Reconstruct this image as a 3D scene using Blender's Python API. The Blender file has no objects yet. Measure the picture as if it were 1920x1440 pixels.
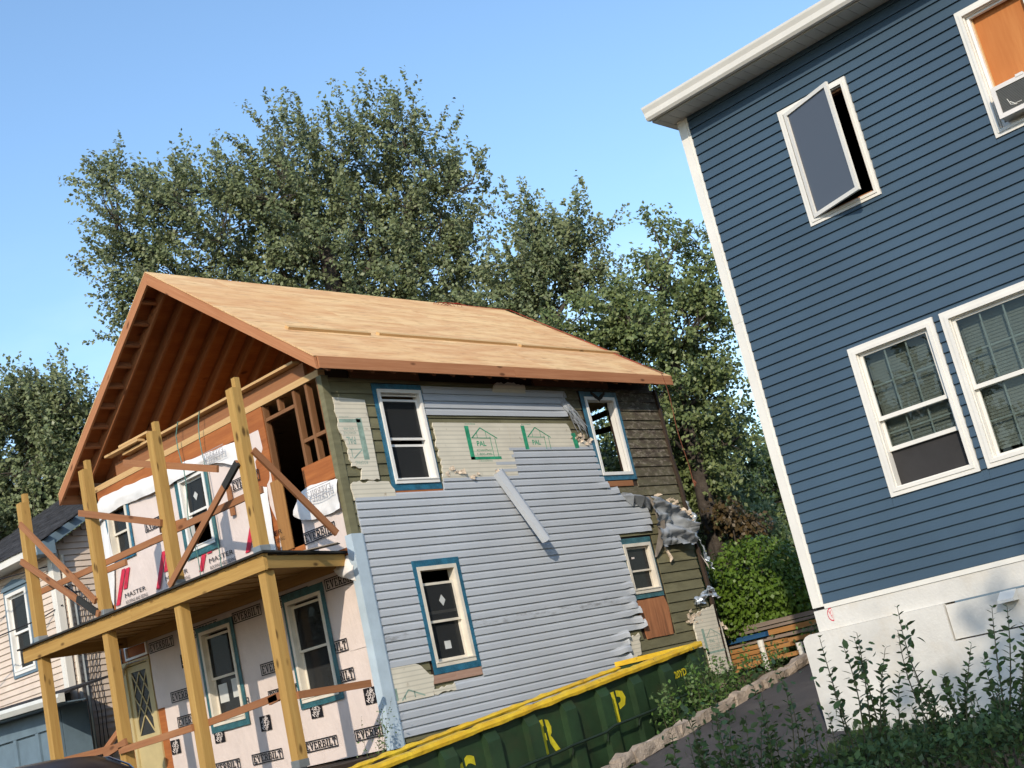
import bpy, math, random
import numpy as np
from mathutils import Vector, Matrix, noise

SC = bpy.context.scene
COL = SC.collection
rnd = random.Random(7)

# ------------------------------------------------------------------ camera, sky, sun, exposure
RIGHT = Vector((0.6659023, -0.7123019, -0.2218110))
DOWN = Vector((0.0282675, 0.3211948, -0.9465912))
FWD = Vector((0.7455032, 0.6240672, 0.2340193))
CAMPOS = Vector((-11.3438, -12.8034, -2.3628))
cam = bpy.data.cameras.new('camera')
cam.sensor_width = 36.0
cam.lens = 44.99
cam.clip_start = 0.1
cam.clip_end = 2000
camo = bpy.data.objects.new('camera', cam)
COL.objects.link(camo)
m = Matrix.Identity(4)
for i in range(3):
    m[i][0] = RIGHT[i]; m[i][1] = -DOWN[i]; m[i][2] = -FWD[i]; m[i][3] = CAMPOS[i]
camo.matrix_world = m
SC.camera = camo

SUN_EL = math.radians(27.5)
SUN_AZ = math.radians(32.0)          # right of the fronts' outward normal (-X)
SUNV = Vector((-math.cos(SUN_AZ) * math.cos(SUN_EL), -math.sin(SUN_AZ) * math.cos(SUN_EL), math.sin(SUN_EL)))
sl = bpy.data.lights.new('sun', 'SUN')
sl.energy = 2.45
sl.angle = math.radians(0.5)
sl.color = (1.0, 0.89, 0.73)
so = bpy.data.objects.new('sun', sl)
so.rotation_euler = (-SUNV).to_track_quat('-Z', 'Y').to_euler()
COL.objects.link(so)

W = bpy.data.worlds.new('World')
SC.world = W
W.use_nodes = True
nt = W.node_tree
nt.nodes.clear()
out = nt.nodes.new('ShaderNodeOutputWorld')
bg = nt.nodes.new('ShaderNodeBackground')
sky = nt.nodes.new('ShaderNodeTexSky')
sky.sky_type = 'NISHITA'
sky.sun_disc = False
sky.sun_elevation = SUN_EL
sky.sun_rotation = math.atan2(SUNV.x, SUNV.y)
sky.air_density = 1.4
sky.dust_density = 0.5
sky.ozone_density = 4.5
bg.inputs['Strength'].default_value = 0.15
# thin pale cloud banks low in the sky, all the way round
tc = nt.nodes.new('ShaderNodeTexCoord')
sx = nt.nodes.new('ShaderNodeSeparateXYZ')
nz = nt.nodes.new('ShaderNodeTexNoise'); nz.inputs['Scale'].default_value = 5.0; nz.inputs['Detail'].default_value = 5
mp = nt.nodes.new('ShaderNodeMapping'); mp.inputs['Scale'].default_value = (1, 1, 2.2); mp.inputs['Location'].default_value = (0.3, 0.9, 0.2)
rp = nt.nodes.new('ShaderNodeValToRGB'); rp.color_ramp.elements[0].position = 0.45; rp.color_ramp.elements[1].position = 0.68
mr = nt.nodes.new('ShaderNodeMapRange'); mr.inputs[1].default_value = 0.40; mr.inputs[2].default_value = 0.12
mr.inputs[3].default_value = 0.0; mr.inputs[4].default_value = 0.5
mul = nt.nodes.new('ShaderNodeMath'); mul.operation = 'MULTIPLY'
mx = nt.nodes.new('ShaderNodeMix'); mx.data_type = 'RGBA'
mx.inputs[7].default_value = (5.6, 6.2, 7.4, 1)
L = nt.links.new
L(tc.outputs['Generated'], mp.inputs['Vector']); L(mp.outputs['Vector'], nz.inputs['Vector'])
L(nz.outputs['Fac'], rp.inputs['Fac']); L(tc.outputs['Generated'], sx.inputs[0]); L(sx.outputs['Z'], mr.inputs[0])
L(rp.outputs['Color'], mul.inputs[0]); L(mr.outputs[0], mul.inputs[1]); L(mul.outputs[0], mx.inputs[0])
L(sky.outputs['Color'], mx.inputs[6]); L(mx.outputs[2], bg.inputs['Color']); L(bg.outputs[0], out.inputs['Surface'])

SC.view_settings.view_transform = 'Standard'
SC.view_settings.look = 'None'
SC.view_settings.exposure = 0.70
SC.view_settings.gamma = 1.0
SC.view_settings.use_curve_mapping = False

# ------------------------------------------------------------------ materials
def _base(name, rough=0.7, spec=0.3):
    mt = bpy.data.materials.new(name)
    mt.use_nodes = True
    b = mt.node_tree.nodes['Principled BSDF']
    b.inputs['Roughness'].default_value = rough
    b.inputs['Specular IOR Level'].default_value = spec
    return mt, mt.node_tree, b

def _n(nt, t, **kw):
    n = nt.nodes.new(t)
    for k, v in kw.items():
        if k in n.inputs: n.inputs[k].default_value = v
        else: setattr(n, k, v)
    return n

def c4(c): return (c[0], c[1], c[2], 1)
def mulc(c, f): return (c[0] * f, c[1] * f, c[2] * f)

def mixrgb(nt, fac, a, b):
    n = nt.nodes.new('ShaderNodeMix'); n.data_type = 'RGBA'
    for idx, v in ((0, fac), (6, a), (7, b)):
        if hasattr(v, 'is_output') or isinstance(v, bpy.types.NodeSocket): nt.links.new(v, n.inputs[idx])
        else: n.inputs[idx].default_value = v if idx == 0 else c4(v)
    return n.outputs[2]

def noisefac(nt, scale, detail=4, lo=0.35, hi=0.65, vec=None, mapscale=None, rough=0.55):
    n = _n(nt, 'ShaderNodeTexNoise', Scale=scale, Detail=detail, Roughness=rough)
    if vec is None:
        g = _n(nt, 'ShaderNodeNewGeometry'); vec = g.outputs['Position']
    if mapscale:
        mpn = nt.nodes.new('ShaderNodeMapping'); mpn.inputs['Scale'].default_value = mapscale
        nt.links.new(vec, mpn.inputs['Vector']); vec = mpn.outputs['Vector']
    nt.links.new(vec, n.inputs['Vector'])
    r = _n(nt, 'ShaderNodeMapRange'); r.inputs[1].default_value = lo; r.inputs[2].default_value = hi
    nt.links.new(n.outputs['Fac'], r.inputs[0])
    return r.outputs[0]

def objrand(nt):
    return _n(nt, 'ShaderNodeObjectInfo').outputs['Random']

def add_bump(nt, b, height, strength=0.3, dist=0.01):
    bp = _n(nt, 'ShaderNodeBump', Strength=strength, Distance=dist)
    nt.links.new(height, bp.inputs['Height'])
    nt.links.new(bp.outputs['Normal'], b.inputs['Normal'])

def plain(name, col, rough=0.6, spec=0.3, var=0.12, scale=3.0, fine=40.0, bump=0.0, objvar=0.0, dirt=None, dirtamt=0.0, metal=0.0):
    mt, nt, b = _base(name, rough, spec)
    f = noisefac(nt, scale)
    c = mixrgb(nt, f, mulc(col, 1 - var), mulc(col, 1 + var))
    f2 = noisefac(nt, fine, 3)
    mm = nt.nodes.new('ShaderNodeMath'); mm.operation = 'MULTIPLY'; mm.inputs[1].default_value = var
    nt.links.new(f2, mm.inputs[0])
    c = mixrgb(nt, mm.outputs[0], c, mulc(col, 0.7))
    if objvar:
        mm = nt.nodes.new('ShaderNodeMath'); mm.operation = 'MULTIPLY'; mm.inputs[1].default_value = objvar
        nt.links.new(objrand(nt), mm.inputs[0])
        c = mixrgb(nt, mm.outputs[0], c, mulc(col, 0.45))
    if dirt:
        f3 = noisefac(nt, 1.7, 8, 0.5, 0.72, rough=0.7)
        mm = nt.nodes.new('ShaderNodeMath'); mm.operation = 'MULTIPLY'; mm.inputs[1].default_value = dirtamt
        nt.links.new(f3, mm.inputs[0])
        c = mixrgb(nt, mm.outputs[0], c, dirt)
    nt.links.new(c, b.inputs['Base Color'])
    b.inputs['Metallic'].default_value = metal
    if bump: add_bump(nt, b, f2, bump, 0.01)
    return mt

def wood(name, col, dark, along=1.2, across=26.0, rough=0.75, knots=0.0, objvar=0.35, contrast=0.8, streak=None, streakamt=0.0, band=0.0):
    mt, nt, b = _base(name, rough, 0.2)
    uv = _n(nt, 'ShaderNodeUVMap')
    oi = _n(nt, 'ShaderNodeObjectInfo')
    vm = nt.nodes.new('ShaderNodeVectorMath'); vm.operation = 'ADD'
    cm = nt.nodes.new('ShaderNodeCombineXYZ')
    mm = nt.nodes.new('ShaderNodeMath'); mm.operation = 'MULTIPLY'; mm.inputs[1].default_value = 37.0
    nt.links.new(oi.outputs['Random'], mm.inputs[0])
    nt.links.new(mm.outputs[0], cm.inputs[0]); nt.links.new(mm.outputs[0], cm.inputs[1])
    nt.links.new(uv.outputs['UV'], vm.inputs[0]); nt.links.new(cm.outputs[0], vm.inputs[1])
    vec = vm.outputs[0]
    f = noisefac(nt, 1.0, 6, 0.3, 0.7, vec, (along, across, 1))
    c = mixrgb(nt, f, tuple(col[i] + (dark[i] - col[i]) * contrast for i in range(3)), col)
    f2 = noisefac(nt, 1.0, 3, 0.4, 0.62, vec, (along * 3, across * 5, 1))
    mm2 = nt.nodes.new('ShaderNodeMath'); mm2.operation = 'MULTIPLY'; mm2.inputs[1].default_value = 0.35
    nt.links.new(f2, mm2.inputs[0])
    c = mixrgb(nt, mm2.outputs[0], c, dark)
    if streak:
        f3 = noisefac(nt, 1.0, 5, 0.55, 0.7, vec, (along * 0.8, across * 0.45, 1))
        m3 = nt.nodes.new('ShaderNodeMath'); m3.operation = 'MULTIPLY'; m3.inputs[1].default_value = streakamt
        nt.links.new(f3, m3.inputs[0])
        c = mixrgb(nt, m3.outputs[0], c, streak)
    if knots:
        v = _n(nt, 'ShaderNodeTexVoronoi', Scale=1.0)
        mpn = nt.nodes.new('ShaderNodeMapping'); mpn.inputs['Scale'].default_value = (3.2, 8.0, 1)
        nt.links.new(vec, mpn.inputs['Vector']); nt.links.new(mpn.outputs[0], v.inputs['Vector'])
        r = _n(nt, 'ShaderNodeMapRange'); r.inputs[1].default_value = 0.26; r.inputs[2].default_value = 0.12
        nt.links.new(v.outputs['Distance'], r.inputs[0])
        sp = nt.nodes.new('ShaderNodeSeparateColor'); nt.links.new(v.outputs['Color'], sp.inputs[0])
        gt = nt.nodes.new('ShaderNodeMath'); gt.operation = 'GREATER_THAN'; gt.inputs[1].default_value = 1 - knots
        nt.links.new(sp.outputs[0], gt.inputs[0])
        m4 = nt.nodes.new('ShaderNodeMath'); m4.operation = 'MULTIPLY'
        nt.links.new(r.outputs[0], m4.inputs[0]); nt.links.new(gt.outputs[0], m4.inputs[1])
        c = mixrgb(nt, m4.outputs[0], c, mulc(dark, 0.35))
    m5 = nt.nodes.new('ShaderNodeMath'); m5.operation = 'MULTIPLY'; m5.inputs[1].default_value = objvar
    nt.links.new(oi.outputs['Random'], m5.inputs[0])
    c = mixrgb(nt, m5.outputs[0], c, tuple(c_ * 0.75 for c_ in dark))
    nt.links.new(c, b.inputs['Base Color'])
    add_bump(nt, b, f2, 0.15, 0.004)
    return mt

M = {}
M['post'] = wood('treated_lumber', (0.50, 0.315, 0.100), (0.34, 0.185, 0.052), 0.9, 18, knots=0.38, objvar=0.12)
M['fir'] = wood('fir_board', (0.50, 0.235, 0.115), (0.36, 0.14, 0.06), 1.0, 24, knots=0.12, objvar=0.25)
M['brace'] = wood('framing_stud', (0.40, 0.19, 0.085), (0.27, 0.11, 0.05), 1.0, 26, knots=0.1, objvar=0.4)
M['pine'] = wood('pale_pine', (0.66, 0.45, 0.22), (0.5, 0.3, 0.13), 0.8, 30, knots=0.1, objvar=0.2)
mt, nt, b = _base('roof_plywood', 0.75, 0.2)
uv = _n(nt, 'ShaderNodeUVMap').outputs['UV']
c = mixrgb(nt, noisefac(nt, 1.0, 5, 0.42, 0.58, uv, (0.8, 3.2, 1), 0.6), (0.74, 0.475, 0.22), (0.57, 0.285, 0.115))
f = noisefac(nt, 1.0, 6, 0.3, 0.7, uv, (1.5, 11.0, 1), 0.65)
mm = nt.nodes.new('ShaderNodeMath'); mm.operation = 'MULTIPLY'; mm.inputs[1].default_value = 0.55; nt.links.new(f, mm.inputs[0])
c = mixrgb(nt, mm.outputs[0], c, (0.83, 0.62, 0.36))
f = noisefac(nt, 1.0, 4, 0.56, 0.66, uv, (3.0, 20.0, 1), 0.6)
mm = nt.nodes.new('ShaderNodeMath'); mm.operation = 'MULTIPLY'; mm.inputs[1].default_value = 0.7; nt.links.new(f, mm.inputs[0])
c = mixrgb(nt, mm.outputs[0], c, (0.36, 0.20, 0.09))
f = noisefac(nt, 1.0, 5, 0.64, 0.74, uv, (0.7, 4.0, 1), 0.6)
mm = nt.nodes.new('ShaderNodeMath'); mm.operation = 'MULTIPLY'; mm.inputs[1].default_value = 0.6; nt.links.new(f, mm.inputs[0])
c = mixrgb(nt, mm.outputs[0], c, (0.36, 0.32, 0.24))
mm = nt.nodes.new('ShaderNodeMath'); mm.operation = 'MULTIPLY'; mm.inputs[1].default_value = 0.42; nt.links.new(objrand(nt), mm.inputs[0])
c = mixrgb(nt, mm.outputs[0], c, (0.62, 0.31, 0.13))
nt.links.new(c, b.inputs['Base Color'])
M['roofply'] = mt
M['ply'] = wood('red_plywood', (0.46, 0.165, 0.05), (0.28, 0.085, 0.028), 1.1, 9.0, knots=0.05, objvar=0.2, streak=(0.16, 0.05, 0.02), streakamt=0.5)
M['ply_new'] = wood('boarded_plywood', (0.50, 0.195, 0.06), (0.40, 0.13, 0.035), 0.9, 5.5, objvar=0.0)
M['rafter'] = wood('rafter_fir', (0.42, 0.19, 0.085), (0.27, 0.10, 0.045), 0.8, 24, knots=0.1, objvar=0.3)
M['oldstud'] = wood('old_stud', (0.30, 0.15, 0.07), (0.16, 0.07, 0.03), 1.0, 26, objvar=0.3)
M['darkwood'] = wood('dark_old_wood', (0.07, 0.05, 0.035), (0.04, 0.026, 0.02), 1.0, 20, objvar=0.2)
M['plank'] = wood('orange_plank', (0.47, 0.245, 0.085), (0.29, 0.135, 0.045), 0.9, 20, objvar=0.35, streak=(0.2, 0.12, 0.06), streakamt=0.5)
M['plankblue'] = wood('blue_plank', (0.03, 0.12, 0.26), (0.015, 0.05, 0.12), 0.9, 20, objvar=0.1, streak=(0.2, 0.2, 0.2), streakamt=0.3)
M['plankgrey'] = wood('grey_plank', (0.30, 0.24, 0.2), (0.17, 0.13, 0.1), 0.9, 20, objvar=0.3, streak=(0.5, 0.4, 0.3), streakamt=0.6)
M['white'] = plain('white_trim', (0.70, 0.67, 0.61), 0.45, 0.4, var=0.05, scale=1.5)
M['vinylwhite'] = plain('window_vinyl', (0.76, 0.74, 0.70), 0.35, 0.4, var=0.04)
M['cream'] = plain('aged_window_vinyl', (0.68, 0.62, 0.52), 0.45, 0.35, var=0.1)
M['blue'] = plain('blue_vinyl_siding', (0.050, 0.084, 0.120), 0.42, 0.35, var=0.10, scale=0.7, fine=90, objvar=0.08)
M['cornerblue'] = plain('pale_blue_corner_trim', (0.44, 0.53, 0.60), 0.5, 0.3, var=0.08, dirt=(0.25, 0.28, 0.3), dirtamt=0.3)
M['tape'] = plain('blue_flashing_tape', (0.018, 0.125, 0.205), 0.35, 0.5, var=0.3, scale=9, fine=60, bump=0.4)
M['tape2'] = plain('green_blue_flashing_tape', (0.03, 0.115, 0.135), 0.4, 0.45, var=0.3, scale=9, bump=0.3)
M['asphalt'] = plain('asphalt', (0.075, 0.067, 0.064), 0.9, 0.2, var=0.25, scale=0.8, fine=150, bump=0.6, dirt=(0.125, 0.11, 0.098), dirtamt=0.7)
M['soil'] = plain('bare_soil', (0.10, 0.072, 0.045), 0.95, 0.1, var=0.3, scale=1.2, fine=60, bump=0.8, dirt=(0.05, 0.075, 0.02), dirtamt=0.7)
M['concrete'] = plain('pale_stone', (0.42, 0.34, 0.27), 0.9, 0.15, var=0.3, scale=5, fine=45, bump=0.8, objvar=0.35, dirt=(0.2, 0.15, 0.11), dirtamt=0.5)
M['foundation'] = plain('painted_foundation', (0.60, 0.575, 0.53), 0.6, 0.25, var=0.10, scale=1.2, fine=30, bump=0.15, dirt=(0.50, 0.42, 0.31), dirtamt=0.45)
M['shingle'] = plain('asphalt_shingle', (0.065, 0.064, 0.068), 0.95, 0.1, var=0.35, scale=6, fine=80, bump=0.5, objvar=0.4)
M['soffit'] = plain('soffit_vinyl', (0.62, 0.62, 0.58), 0.6, 0.25, var=0.05)
M['pink'] = plain('pink_beige_siding', (0.66, 0.545, 0.45), 0.6, 0.25, var=0.07, scale=1.5, objvar=0.12, dirt=(0.42, 0.3, 0.22), dirtamt=0.4)
M['greyblue'] = plain('grey_blue_paint', (0.14, 0.20, 0.25), 0.6, 0.25, var=0.1)
M['wrapback'] = plain('white_wrap_underside', (0.74, 0.72, 0.70), 0.5, 0.3, var=0.05, scale=4, dirt=(0.6, 0.52, 0.47), dirtamt=0.4)
M['ink'] = plain('black_print', (0.012, 0.010, 0.012), 0.6, 0.2, var=0.1)
M['inkgrey'] = plain('grey_print', (0.33, 0.31, 0.31), 0.6, 0.2, var=0.1)
M['inkred'] = plain('red_print', (0.55, 0.03, 0.065), 0.6, 0.2, var=0.25, scale=20)
M['inkgreen'] = plain('green_print', (0.035, 0.30, 0.16), 0.7, 0.2, var=0.3, scale=14)
M['inkpale'] = plain('faded_green_print', (0.26, 0.36, 0.30), 0.8, 0.2, var=0.2, scale=14)
M['inkwhite'] = plain('white_print', (0.7, 0.62, 0.58), 0.6, 0.2, var=0.05)
M['paper'] = plain('glass_sticker', (0.55, 0.56, 0.54), 0.6, 0.2, var=0.1)
M['dump'] = plain('green_steel', (0.018, 0.042, 0.016), 0.55, 0.4, var=0.3, scale=2.5, fine=25, objvar=0.2, dirt=(0.05, 0.04, 0.018), dirtamt=0.45)
M['rust'] = plain('rusty_steel', (0.10, 0.05, 0.032), 0.85, 0.2, var=0.35, scale=4, fine=30, bump=0.4)
M['yellowink'] = plain('yellow_stencil', (0.52, 0.44, 0.02), 0.6, 0.3, var=0.2, scale=9)
M['hose'] = plain('dark_green_hose', (0.014, 0.024, 0.014), 0.5, 0.4, var=0.2)
M['galv'] = plain('galvanised_bracket', (0.32, 0.34, 0.34), 0.4, 0.5, var=0.2, metal=0.6)
M['cable'] = plain('black_cable', (0.02, 0.018, 0.02), 0.6, 0.3, var=0.2)
M['rope'] = plain('orange_rope', (0.20, 0.075, 0.045), 0.9, 0.1, var=0.3, scale=30)
M['redcord'] = plain('red_cord', (0.36, 0.055, 0.035), 0.7, 0.2, var=0.2)
M['greencord'] = plain('green_cord', (0.10, 0.22, 0.19), 0.6, 0.3, var=0.2)
M['carpaint'] = plain('black_car_paint', (0.010, 0.010, 0.012), 0.32, 0.4, var=0.1)
M['rubber'] = plain('black_rubber', (0.02, 0.02, 0.02), 0.8, 0.2)
M['chrome'] = plain('chrome', (0.6, 0.6, 0.6), 0.15, 0.5, metal=1.0)
M['acmetal'] = plain('air_conditioner_grille', (0.17, 0.165, 0.15), 0.5, 0.4, var=0.1, metal=0.3)
M['acwhite'] = plain('air_conditioner_case', (0.66, 0.62, 0.58), 0.4, 0.4, var=0.05)
M['blind'] = plain('blind_slat', (0.24, 0.245, 0.215), 0.5, 0.3, var=0.05)
M['muntin'] = plain('window_grille', (0.33, 0.36, 0.33), 0.5, 0.3, var=0.05)
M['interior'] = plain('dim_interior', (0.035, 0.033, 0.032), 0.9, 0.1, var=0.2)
M['bark'] = plain('bark', (0.075, 0.062, 0.052), 0.95, 0.1, var=0.3, scale=6, fine=30, bump=0.6)
M['twig'] = plain('green_stem', (0.11, 0.10, 0.055), 0.8, 0.2, var=0.3)
M['doorwood'] = plain('cream_door', (0.50, 0.40, 0.20), 0.5, 0.3, var=0.08)
M['cedar'] = plain('grey_cedar_board', (0.25, 0.215, 0.18), 0.85, 0.15, var=0.25, scale=4, objvar=0.3)
M['crumple'] = plain('crumpled_vinyl', (0.30, 0.32, 0.345), 0.5, 0.35, var=0.2, dirt=(0.05, 0.046, 0.044), dirtamt=0.95)
M['foil'] = plain('torn_foil', (0.45, 0.5, 0.55), 0.3, 0.5, var=0.2, metal=0.5)
M['torn'] = plain('torn_foam', (0.68, 0.56, 0.44), 0.9, 0.1, var=0.25, scale=25, bump=0.6)
M['sill'] = wood('pinkish_board', (0.47, 0.31, 0.24), (0.33, 0.19, 0.13), 1.0, 22, objvar=0.2)
M['plyv'] = wood('charred_plywood', (0.46, 0.20, 0.09), (0.26, 0.10, 0.045), 9.0, 1.0, objvar=0.0, streak=(0.035, 0.02, 0.015), streakamt=0.85)
M['screen'] = plain('insect_screen', (0.035, 0.033, 0.033), 0.8, 0.2)
M['deckunder'] = wood('deck_board', (0.56, 0.34, 0.12), (0.36, 0.2, 0.07), 0.9, 22, objvar=0.35)
M['black'] = plain('dark_membrane', (0.03, 0.03, 0.028), 0.8, 0.2)

# fractured paint on old olive clapboards, scorched toward the rear top of the side wall
mt, nt, b = _base('olive_clapboard', 0.8, 0.2)
olive = (0.175, 0.163, 0.095)
f = noisefac(nt, 2.0, 5, 0.3, 0.7, None, (1, 1, 4))
c = mixrgb(nt, f, mulc(olive, 0.75), mulc(olive, 1.25))
mm = nt.nodes.new('ShaderNodeMath'); mm.operation = 'MULTIPLY'; mm.inputs[1].default_value = 0.5
nt.links.new(objrand(nt), mm.inputs[0]); c = mixrgb(nt, mm.outputs[0], c, mulc(olive, 0.6))
g = _n(nt, 'ShaderNodeNewGeometry'); sp = nt.nodes.new('ShaderNodeSeparateXYZ'); nt.links.new(g.outputs['Position'], sp.inputs[0])
r1 = _n(nt, 'ShaderNodeMapRange'); r1.inputs[1].default_value = 4.6; r1.inputs[2].default_value = 6.3; nt.links.new(sp.outputs['X'], r1.inputs[0])
r2 = _n(nt, 'ShaderNodeMapRange'); r2.inputs[1].default_value = 0.1; r2.inputs[2].default_value = 1.1; nt.links.new(sp.outputs['Z'], r2.inputs[0])
m1 = nt.nodes.new('ShaderNodeMath'); m1.operation = 'MULTIPLY'; nt.links.new(r1.outputs[0], m1.inputs[0]); nt.links.new(r2.outputs[0], m1.inputs[1])
fs = noisefac(nt, 3.0, 8, 0.25, 0.6, None, (1, 1, 2.5), 0.7)
m2 = nt.nodes.new('ShaderNodeMath'); m2.operation = 'MULTIPLY'; nt.links.new(m1.outputs[0], m2.inputs[0]); nt.links.new(fs, m2.inputs[1])
c = mixrgb(nt, m2.outputs[0], c, (0.065, 0.048, 0.036))
fp = noisefac(nt, 7.0, 8, 0.51, 0.60, None, (1, 1, 2.2), 0.75)
m3 = nt.nodes.new('ShaderNodeMath'); m3.operation = 'MULTIPLY'; nt.links.new(m1.outputs[0], m3.inputs[0]); nt.links.new(fp, m3.inputs[1])
m3b = nt.nodes.new('ShaderNodeMath'); m3b.operation = 'MULTIPLY'; m3b.inputs[1].default_value = 0.7; nt.links.new(m3.outputs[0], m3b.inputs[0])
c = mixrgb(nt, m3b.outputs[0], c, (0.30, 0.255, 0.20))
nt.links.new(c, b.inputs['Base Color'])
add_bump(nt, b, fp, 0.25, 0.006)
M['olive'] = mt

# pale grey-blue vinyl of the old house, with a smear of soot at mid height
mt, nt, b = _base('grey_vinyl_siding', 0.5, 0.3)
gcol = (0.45, 0.475, 0.51)
f = noisefac(nt, 0.9, 4, 0.3, 0.7)
c = mixrgb(nt, f, mulc(gcol, 0.92), mulc(gcol, 1.06))
mm = nt.nodes.new('ShaderNodeMath'); mm.operation = 'MULTIPLY'; mm.inputs[1].default_value = 0.16
nt.links.new(objrand(nt), mm.inputs[0]); c = mixrgb(nt, mm.outputs[0], c, mulc(gcol, 0.6))
g = _n(nt, 'ShaderNodeNewGeometry'); sp = nt.nodes.new('ShaderNodeSeparateXYZ'); nt.links.new(g.outputs['Position'], sp.inputs[0])
a = nt.nodes.new('ShaderNodeMath'); a.operation = 'ADD'; a.inputs[1].default_value = 1.22; nt.links.new(sp.outputs['Z'], a.inputs[0])
ab = nt.nodes.new('ShaderNodeMath'); ab.operation = 'ABSOLUTE'; nt.links.new(a.outputs[0], ab.inputs[0])
r = _n(nt, 'ShaderNodeMapRange'); r.inputs[1].default_value = 0.11; r.inputs[2].default_value = 0.02; nt.links.new(ab.outputs[0], r.inputs[0])
fd = noisefac(nt, 7.0, 8, 0.5, 0.62, None, (0.6, 1, 2.5), 0.75)
m1 = nt.nodes.new('ShaderNodeMath'); m1.operation = 'MULTIPLY'; nt.links.new(r.outputs[0], m1.inputs[0]); nt.links.new(fd, m1.inputs[1])
m2 = nt.nodes.new('ShaderNodeMath'); m2.operation = 'MULTIPLY'; m2.inputs[1].default_value = 0.6; nt.links.new(m1.outputs[0], m2.inputs[0])
c = mixrgb(nt, m2.outputs[0], c, (0.13, 0.12, 0.11))
fe = noisefac(nt, 5.0, 8, 0.64, 0.7, None, (1, 1, 0.35), 0.8)
m4 = nt.nodes.new('ShaderNodeMath'); m4.operation = 'MULTIPLY'; m4.inputs[1].default_value = 0.25; nt.links.new(fe, m4.inputs[0])
c = mixrgb(nt, m4.outputs[0], c, (0.17, 0.17, 0.18))
nt.links.new(c, b.inputs['Base Color'])
M['grey'] = mt

# pinkish house wrap with soft creases
mt, nt, b = _base('house_wrap', 0.5, 0.3)
wc = (0.68, 0.575, 0.525)
f = noisefac(nt, 1.6, 5, 0.3, 0.7)
c = mixrgb(nt, f, mulc(wc, 0.94), mulc(wc, 1.05))
fd = noisefac(nt, 6.0, 7, 0.56, 0.75, None, (1, 1, 0.5), 0.7)
mm = nt.nodes.new('ShaderNodeMath'); mm.operation = 'MULTIPLY'; mm.inputs[1].default_value = 0.3; nt.links.new(fd, mm.inputs[0])
c = mixrgb(nt, mm.outputs[0], c, (0.45, 0.36, 0.33))
nt.links.new(c, b.inputs['Base Color'])
fb = noisefac(nt, 5.0, 6, 0.2, 0.8, None, (1, 1, 0.6), 0.6)
add_bump(nt, b, fb, 0.5, 0.02)
M['wrap'] = mt

# foam board facer: beige with fine horizontal ribs
mt, nt, b = _base('foam_board', 0.8, 0.15)
fc = (0.66, 0.61, 0.50)
f = noisefac(nt, 2.5, 6, 0.3, 0.7)
c = mixrgb(nt, f, mulc(fc, 0.9), mulc(fc, 1.06))
wv = _n(nt, 'ShaderNodeTexWave', Scale=4.9, Distortion=0.15); wv.bands_direction = 'Z'; wv.wave_profile = 'SIN'
g = _n(nt, 'ShaderNodeNewGeometry'); nt.links.new(g.outputs['Position'], wv.inputs['Vector'])
r = _n(nt, 'ShaderNodeMapRange'); r.inputs[1].default_value = 0.72; r.inputs[2].default_value = 1.0; r.inputs[4].default_value = 0.45; nt.links.new(wv.outputs['Fac'], r.inputs[0])
c = mixrgb(nt, r.outputs[0], c, (0.33, 0.31, 0.25))
fd = noisefac(nt, 8.0, 8, 0.62, 0.7, None, None, 0.7)
mm = nt.nodes.new('ShaderNodeMath'); mm.operation = 'MULTIPLY'; mm.inputs[1].default_value = 0.6; nt.links.new(fd, mm.inputs[0])
c = mixrgb(nt, mm.outputs[0], c, (0.28, 0.21, 0.14))
nt.links.new(c, b.inputs['Base Color'])
M['foam'] = mt

# worn yellow rim paint
mt, nt, b = _base('yellow_rim_paint', 0.5, 0.35)
c = mixrgb(nt, noisefac(nt, 3.0, 5, 0.3, 0.7), (0.60, 0.34, 0.02), (0.72, 0.50, 0.035))
fd = noisefac(nt, 7.0, 9, 0.6, 0.66, None, None, 0.75)
c = mixrgb(nt, fd, c, (0.16, 0.065, 0.03))
nt.links.new(c, b.inputs['Base Color'])
add_bump(nt, b, noisefac(nt, 5.0, 4, 0.2, 0.8), 0.6, 0.03)
M['yellow'] = mt

def glass_mat(name, tint, refl=0.08):
    mt = bpy.data.materials.new(name); mt.use_nodes = True
    nt = mt.node_tree; nt.nodes.clear()
    o = nt.nodes.new('ShaderNodeOutputMaterial')
    tr = nt.nodes.new('ShaderNodeBsdfTransparent'); tr.inputs[0].default_value = c4(tint)
    gl = nt.nodes.new('ShaderNodeBsdfGlossy'); gl.inputs['Roughness'].default_value = 0.01
    lw = nt.nodes.new('ShaderNodeLayerWeight'); lw.inputs[0].default_value = 0.5
    fr = nt.nodes.new('ShaderNodeMath'); fr.operation = 'POWER'; fr.inputs[1].default_value = 5.0
    nt.links.new(lw.outputs['Facing'], fr.inputs[0])
    ad = nt.nodes.new('ShaderNodeMath'); ad.operation = 'MULTIPLY_ADD'; ad.inputs[1].default_value = 0.6; ad.inputs[2].default_value = refl
    mxs = nt.nodes.new('ShaderNodeMixShader')
    nt.links.new(fr.outputs[0], ad.inputs[0]); nt.links.new(ad.outputs[0], mxs.inputs[0])
    nt.links.new(tr.outputs[0], mxs.inputs[1]); nt.links.new(gl.outputs[0], mxs.inputs[2])
    nt.links.new(mxs.outputs[0], o.inputs[0])
    return mt
M['glass'] = glass_mat('window_glass', (0.75, 0.78, 0.77), 0.03)
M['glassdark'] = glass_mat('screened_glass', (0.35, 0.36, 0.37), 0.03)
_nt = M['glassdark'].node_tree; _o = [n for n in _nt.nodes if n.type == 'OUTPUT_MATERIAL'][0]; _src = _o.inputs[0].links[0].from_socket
_d = _nt.nodes.new('ShaderNodeBsdfDiffuse'); _d.inputs[0].default_value = (0.055, 0.058, 0.060, 1); _m = _nt.nodes.new('ShaderNodeMixShader'); _m.inputs[0].default_value = 0.45
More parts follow.
